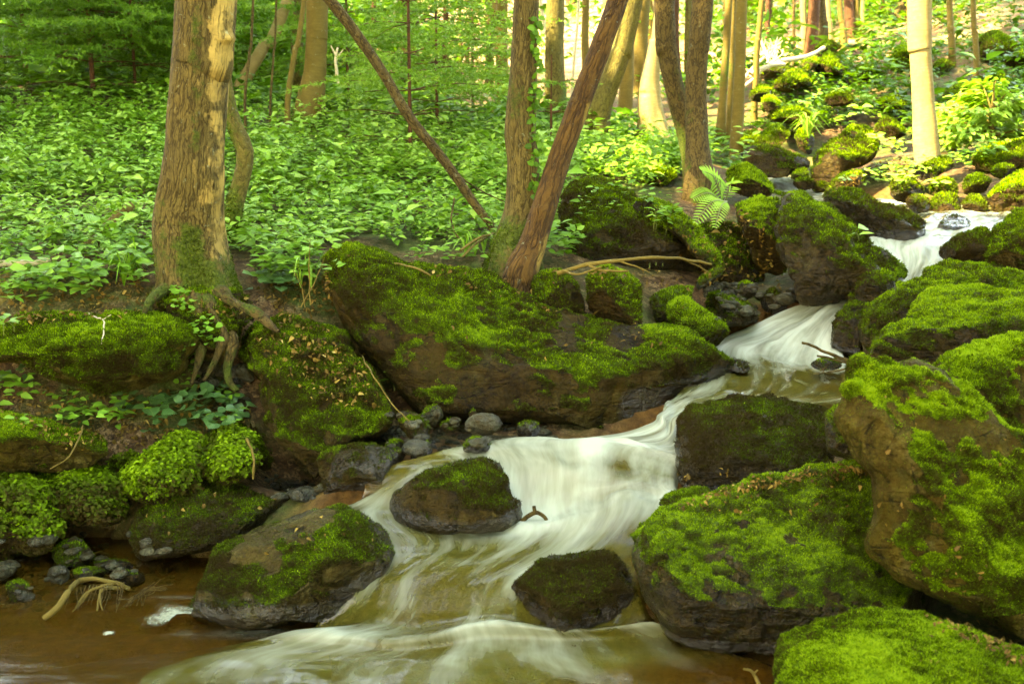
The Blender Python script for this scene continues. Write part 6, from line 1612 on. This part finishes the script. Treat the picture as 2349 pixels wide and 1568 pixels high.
def grass_tuft(label, spots, ln, n, tint=.6):
    ps = [SNAP.px(u, v)[0] for u, v in spots]; base = ps[0]
    root = thing('grass_tuft', label, 'grass', base)
    parts = []; tt = []
    for p in ps:
        for _ in range(n):
            a = rng.uniform(0, 6.28); l = ln * rng.uniform(.5, 1.2); h = np.array([math.cos(a), math.sin(a), 0])
            c = spline(np.array([p, p + h * l * .25 + [0, 0, l * .6], p + h * l * .8 + [0, 0, l * rng.uniform(.1, .7)]]), 7)
            s = unit(np.cross(h, [0, 0, 1.0])); wdt = np.array([1, 1, .9, .8, .6, .4, .05])[:, None] * .0032 * p[1] / 4
            V = np.vstack([c - s * wdt, c + s * wdt]); f = np.array([[i, i + 1, 8 + i, 7 + i] for i in range(6)])
            parts.append((V, f)); tt.append(np.full(14, tint + rng.normal() * .15))
    v, f, _ = join_parts(parts)
    mesh_obj('blades', v, f, M_LEAF, root, attrs={'tint': np.concatenate(tt)}, uv=np.zeros((len(v), 2)), origin=base)
grass_tuft('long grass blades beside the left foot of the thick left tree', [(300, 640), (320, 625), (285, 655)], .22, 12)
grass_tuft('tuft of pale grass on the brown-sided rock in the upper stream bed', [(1848, 310), (1855, 318)], .3, 22, .85)
grass_tuft('thin grass stems between the thick left tree and the huge boulder', [(690, 660), (715, 665)], .25, 8, .8)
grass_tuft('grass blades beside the pale branch below the slanting pole', [(1090, 585), (1070, 590), (1110, 580)], .16, 9, .8)

# ---------------------------------------------------------------- sticks and dead wood
M_STICK = {'brown': BARK['tan'], 'dark': BARK['rough'], 'white': BARK['white']}
def stick(name, label, chains, mat='brown', cat='stick', lift=0.0, snap=True, sides=7):
    """chains: list of (points, r0, r1); points (u,v) rest on what lies there, (u,v,Y) stand free"""
    first = chains[0][0][0]
    def pt(q):
        if len(q) == 3: return P(*q)
        p, n = SNAP.px(*q); return p + n * .004
    base = pt(first)
    V = []
    for k, (pts, r0, r1) in enumerate(chains):
        n = max(6, len(pts) * 5)
        c = spline(np.array([pt(q) for q in pts]), n)
        c += fbm(c * 14 + k, 2)[:, None] * .006
        V.append(tube(c, np.linspace(r0, r1, n), sides, wob=.25, seed=k))
    root = thing(name, label, cat, base)
    for k, (v, f, u) in enumerate(V):
        mesh_obj('stem' if k == 0 else 'branch', v, f, M_STICK[mat], root, attrs={'moss': np.full(len(v), -.3), 'patch': np.zeros(len(v))}, uv=u, smooth=True, origin=base)
    return root
def Z0(u, v, z=.01): return (u, v, Yz(v, z))
stick('driftwood', 'forked driftwood root lying in the shallow side pool', [
    ([Z0(100, 1418, .0), Z0(132, 1392, .03), Z0(160, 1352, .06), (180, 1333, 3.20), (222, 1325, 3.2), (270, 1338, 3.2), (300, 1346, 3.22)], .010, .006),
    ([(262, 1337, 3.2), (230, 1345, 3.17), (195, 1362, 3.14), Z0(176, 1392, .0)], .006, .003), ([(276, 1346, 3.2), (240, 1350, 3.17), (226, 1368, 3.13), Z0(222, 1400, 0)], .006, .0025),
    ([(205, 1355, 3.15), (188, 1380, 3.12), Z0(168, 1400, 0)], .004, .002), ([(230, 1352, 3.16), (232, 1378, 3.1), Z0(235, 1398, 0)], .004, .002)])
def rootlet(u0):
    d = rng.uniform(-22, 4)
    return ([(u0, 1338 + (250 - u0) * .12, 3.18), (u0 + d * .4, 1362 + rng.uniform(-5, 5), 3.14), Z0(u0 + d, 1392 + rng.uniform(-8, 12), .0)], .0020, .0008)
stick('root_fibres', 'thin rootlets trailing from the forked driftwood into the pool', [rootlet(u) for u in np.linspace(168, 285, 14)], 'dark', cat='rootlets')
stick('twig_tangle', 'tangle of thin twigs caught at the foot of the low sunlit boulder', [([(300, 1372, 3.15), (330, 1355, 3.12), (360, 1345, 3.1), (395, 1342, 3.1)], .003, .001)] +
      [([(300 + rng.uniform(-30, 40), 1385 + rng.uniform(-10, 10), 3.12), (335 + rng.uniform(-15, 15), 1358 + rng.uniform(-8, 8), 3.1), (365 + rng.uniform(-15, 25), 1340 + rng.uniform(-20, 15), 3.1)], .0022, .001) for _ in range(9)], 'dark')
stick('fallen_branch', 'long pale branch lying across the mossy humps', [([(1280, 626, 4.55), (1350, 606, 4.5), (1420, 597, 4.5), (1500, 590, 4.55), (1570, 595, 4.65), (1632, 605, 4.75)], .010, .005), ([(1350, 606, 4.5), (1380, 620, 4.45), (1440, 622, 4.45)], .006, .004),
      ([(1420, 597, 4.5), (1460, 612, 4.5), (1490, 625, 4.5)], .005, .002), ([(1560, 594, 4.65), (1590, 605, 4.7), (1625, 625, 4.75)], .004, .002), ([(1290, 620, 4.5), (1330, 628, 4.45), (1380, 612, 4.45)], .005, .003)])
stick('forked_stick', 'dark forked stick poking from the white water', [([(1196, 1197, 3.36), (1212, 1182, 3.36), (1230, 1176, 3.36), (1246, 1184, 3.36), (1254, 1194, 3.36)], .0075, .0055), ([(1229, 1177, 3.36), (1226, 1166, 3.36), (1225, 1160, 3.36)], .007, .006)], 'dark')
stick('fallen_branch', 'dead twigs jutting into the upper pool beside the mossy pile', [([(1840, 786, 4.3), (1885, 803, 4.3), (1945, 828, 4.3)], .005, .008), ([(1866, 857, 4.25), (1900, 854, 4.25), (1945, 845, 4.25)], .003, .004), ([(1880, 852, 4.25), (1895, 842, 4.25), (1905, 832, 4.25)], .003, .002), ([(1875, 815, 4.3), (1910, 822, 4.3), (1945, 833, 4.3)], .004, .004), ([(1888, 854, 4.25), (1890, 846, 4.25), (1882, 838, 4.25)], .002, .001)], 'dark')
stick('twig', 'small bleached twig rising from the dark water at the bottom edge', [([Z0(1742, 1575, 0), (1732, 1552, 2.62), (1722, 1538, 2.62), (1706, 1532, 2.62)], .005, .003), ([(1728, 1545, 2.62), (1738, 1536, 2.62)], .003, .002)], 'brown')
stick('stick', 'grey stick lying on the crest of the huge slanting boulder', [([(905, 606), (930, 612), (960, 620), (992, 632)], .006, .005)], 'brown')
stick('rotten_log', 'long rotten log half buried in the herbs left of the thick left tree', [([(-40, 745, 4.35), (30, 690, 4.5), (110, 635, 4.75), (190, 580, 5.0), (240, 530, 5.2), (268, 500, 5.3), (302, 472, 5.4)], .040, .022)], 'brown', cat='log', sides=14)
stick('fallen_branch', 'smooth pale branch at the left edge above the lens-shaped boulder', [([(-60, 603, 4.75), (20, 604, 4.75), (75, 604, 4.75), (115, 596, 4.75)], .017, .014)], 'white', sides=10)
stick('twig', 'thin twig hanging down the front of the lens-shaped boulder', [([(205, 722), (236, 736), (238, 765), (232, 790)], .004, .002), ([(236, 736), (255, 724)], .003, .002)], 'white')
stick('stick', 'bent pale stick against the moss mound beside the leaf-strewn slab', [([(568, 1005, 3.62), (578, 1030, 3.58), (583, 1065, 3.55), (580, 1098, 3.55)], .005, .004)], 'brown')
stick('twig', 'long arching bare stem over the low rock at the left edge', [([(190, 975, 3.72), (180, 1010, 3.6), (155, 1050, 3.52), (112, 1078, 3.5)], .003, .002)], 'brown')
stick('twig', 'thin stems rising from the litter between left tree and huge boulder', [([(712, 700, 4.3), (710, 620, 4.3), (712, 545, 4.3)], .003, .001), ([(690, 705, 4.3), (720, 650, 4.3), (745, 590, 4.3)], .003, .001), ([(700, 705, 4.3), (690, 660, 4.3), (672, 620, 4.3)], .002, .001)], 'brown')
stick('twig', 'thin branch running down from the slab toward the stones', [([(822, 806), (850, 850, 3.8), (890, 915, 3.75), (940, 965, 3.7)], .003, .002)], 'brown')
stick('fallen_branch', 'broken dry branch at the foot of the slanting pole', [([(1130, 535, 5.2), (1090, 560, 5.0), (1060, 590, 4.9)], .008, .005), ([(1055, 575, 4.9), (1095, 548, 5.0), (1135, 535, 5.1)], .006, .005)], 'brown')
stick('branch', 'thin dead side branch hanging from the slanting pole to the ground', [([(1030, 380, 5.3), (1090, 430, 5.35), (1185, 475, 5.4)], .005, .002), ([(1042, 455, 5.3), (1036, 510, 5.2), (1060, 555, 5.1), (1085, 590, 5.0)], .005, .003)], 'dark')
stick('dead_branches', 'tangle of bleached dead branches glowing in the sun on the far slope', [([(1700, 190, 11.6), (1725, 160, 11.6), (1755, 130, 11.6)], .022, .014), ([(1705, 200, 11.5), (1730, 180, 11.5), (1748, 160, 11.5)], .02, .012), ([(1720, 170, 11.5), (1770, 150, 11.6), (1800, 148, 11.7)], .03, .02), ([(1770, 150, 11.7), (1752, 110, 11.8), (1745, 85, 11.8)], .022, .01), ([(1790, 140, 11.9), (1850, 130, 12.1), (1890, 110, 12.3)], .025, .02)] +
      [([(1768 + rng.uniform(-10, 30), 145, 11.7), (1770 + rng.uniform(-20, 30), 120, 11.7), (1765 + rng.uniform(-15, 30), 92 + rng.uniform(-8, 20), 11.7)], .007, .003) for _ in range(16)], 'white', cat='branches')
stick('snag', 'little white forked snag behind the slanting pole near the moss-skirted trunk', [([(776, 192, 8.4), (770, 140, 8.4), (774, 110, 8.4)], .012, .008), ([(770, 140, 8.4), (786, 115, 8.4)], .008, .004), ([(771, 128, 8.4), (758, 105, 8.4)], .008, .004)], 'white')

# ---------------------------------------------------------------- rafts of froth on the side pool
def froth(label, poly, z=.012):
    cp = closed_spline(np.array(poly, float), 14); c = cp.mean(0)
    cp = cp + 7 * np.column_stack([fbm(np.column_stack([cp * .06, cp[:, :1] * 0]), 3), .5 * fbm(np.column_stack([cp * .06, cp[:, :1] * 0 + 9]), 3)])
    ringsn = 7; vs = []
    for k in range(ringsn):
        t = 1 - k / (ringsn - 1) * .999
        q = c + (cp - c) * t
        h = z + .010 * (1 - t ** 4)
        vs.append(PA(q[:, 0], q[:, 1], np.array([Yz(b, h) for b in q[:, 1]])))
    V = np.vstack(vs); V[:, 2] += .003 * pnoise(V * 60)
    f = grid_faces(ringsn, len(cp), True)
    o = mesh_obj('froth', V, f, M_FROTH, smooth=True, attrs={'rim': np.repeat(np.arange(ringsn) / (ringsn - 1), len(cp))}); tag(o, label, 'froth'); return o
M_FROTH, _nt, _out = new_mat('froth'); _g = NT(_nt)
_tr = _nt.nodes.new('ShaderNodeBsdfTransparent'); _mx = _nt.nodes.new('ShaderNodeMixShader')
_g.l(_g.maprange(_g.math('ADD', _g.attr('rim'), _g.math('MULTIPLY', _g.math('SUBTRACT', _g.noise(_g.coord(), 70, 4, .7), .5), 1.5)), .15, .9), _mx.inputs[0])
_g.l(_tr.outputs[0], _mx.inputs[1]); _g.l(_g.pbsdf((.32, .35, .26), .8, .2, _g.bump(_g.noise(_g.coord(), 240, 3), .8, .006)), _mx.inputs[2]); _g.l(_mx.outputs[0], _out.inputs[0])
froth('white raft of froth drifting below the low sunlit boulder', [(308, 1425), (325, 1412), (350, 1404), (355, 1388), (380, 1378), (450, 1385), (520, 1396), (550, 1404), (480, 1404), (420, 1402), (395, 1418), (370, 1436), (330, 1440)])
froth('small round blob of froth left of the white froth raft', [(232, 1448), (248, 1443), (268, 1448), (262, 1456), (240, 1458)])
# ================================================================ camera, light
cd = bpy.data.cameras.new('camera'); cam = bpy.data.objects.new('camera', cd); COL.objects.link(cam)
cam.location = CAM; cam.rotation_euler = (math.pi / 2 - PITCH, 0, 0)
cd.sensor_width = 36; cd.lens = 36 * FPX / 2349; cd.clip_end = 400; cd.clip_start = .05
cd.dof.use_dof = True; cd.dof.focus_distance = 4.3; cd.dof.aperture_fstop = cd.lens / 1000 / .008
SC.camera = cam
w = bpy.data.worlds.new('World'); SC.world = w; w.use_nodes = True
nt = w.node_tree; bg = nt.nodes['Background']
sky = nt.nodes.new('ShaderNodeTexSky'); sky.sky_type = 'NISHITA'; sky.sun_disc = False
sky.sun_elevation = math.asin(SUN[2]); sky.sun_rotation = math.atan2(SUN[0], SUN[1])
tintn = nt.nodes.new('ShaderNodeMix'); tintn.data_type = 'RGBA'; tintn.blend_type = 'MULTIPLY'; tintn.inputs[0].default_value = 1.0
tintn.inputs[7].default_value = (1.0, .93, .92, 1)      # daylight filtered by the leaf roof
nt.links.new(sky.outputs[0], tintn.inputs[6]); nt.links.new(tintn.outputs[2], bg.inputs[0]); bg.inputs[1].default_value = .15
ld = bpy.data.lights.new('sun', 'SUN'); ld.energy = 2.0; ld.angle = math.radians(.6); ld.color = (1.0, .93, .78)
lo = bpy.data.objects.new('sun', ld); COL.objects.link(lo)
lo.rotation_euler = Vector(SUN).to_track_quat('Z', 'Y').to_euler()
SC.view_settings.view_transform = 'Standard'; SC.view_settings.look = 'None'
SC.view_settings.exposure = 5.05; SC.view_settings.gamma = 1
SC.view_settings.use_white_balance = True; SC.view_settings.white_balance_temperature = 11000; SC.view_settings.white_balance_tint = 4
SC.cycles.max_bounces = 6; SC.cycles.transparent_max_bounces = 8; SC.cycles.diffuse_bounces = 3
SC.cycles.use_denoising = True
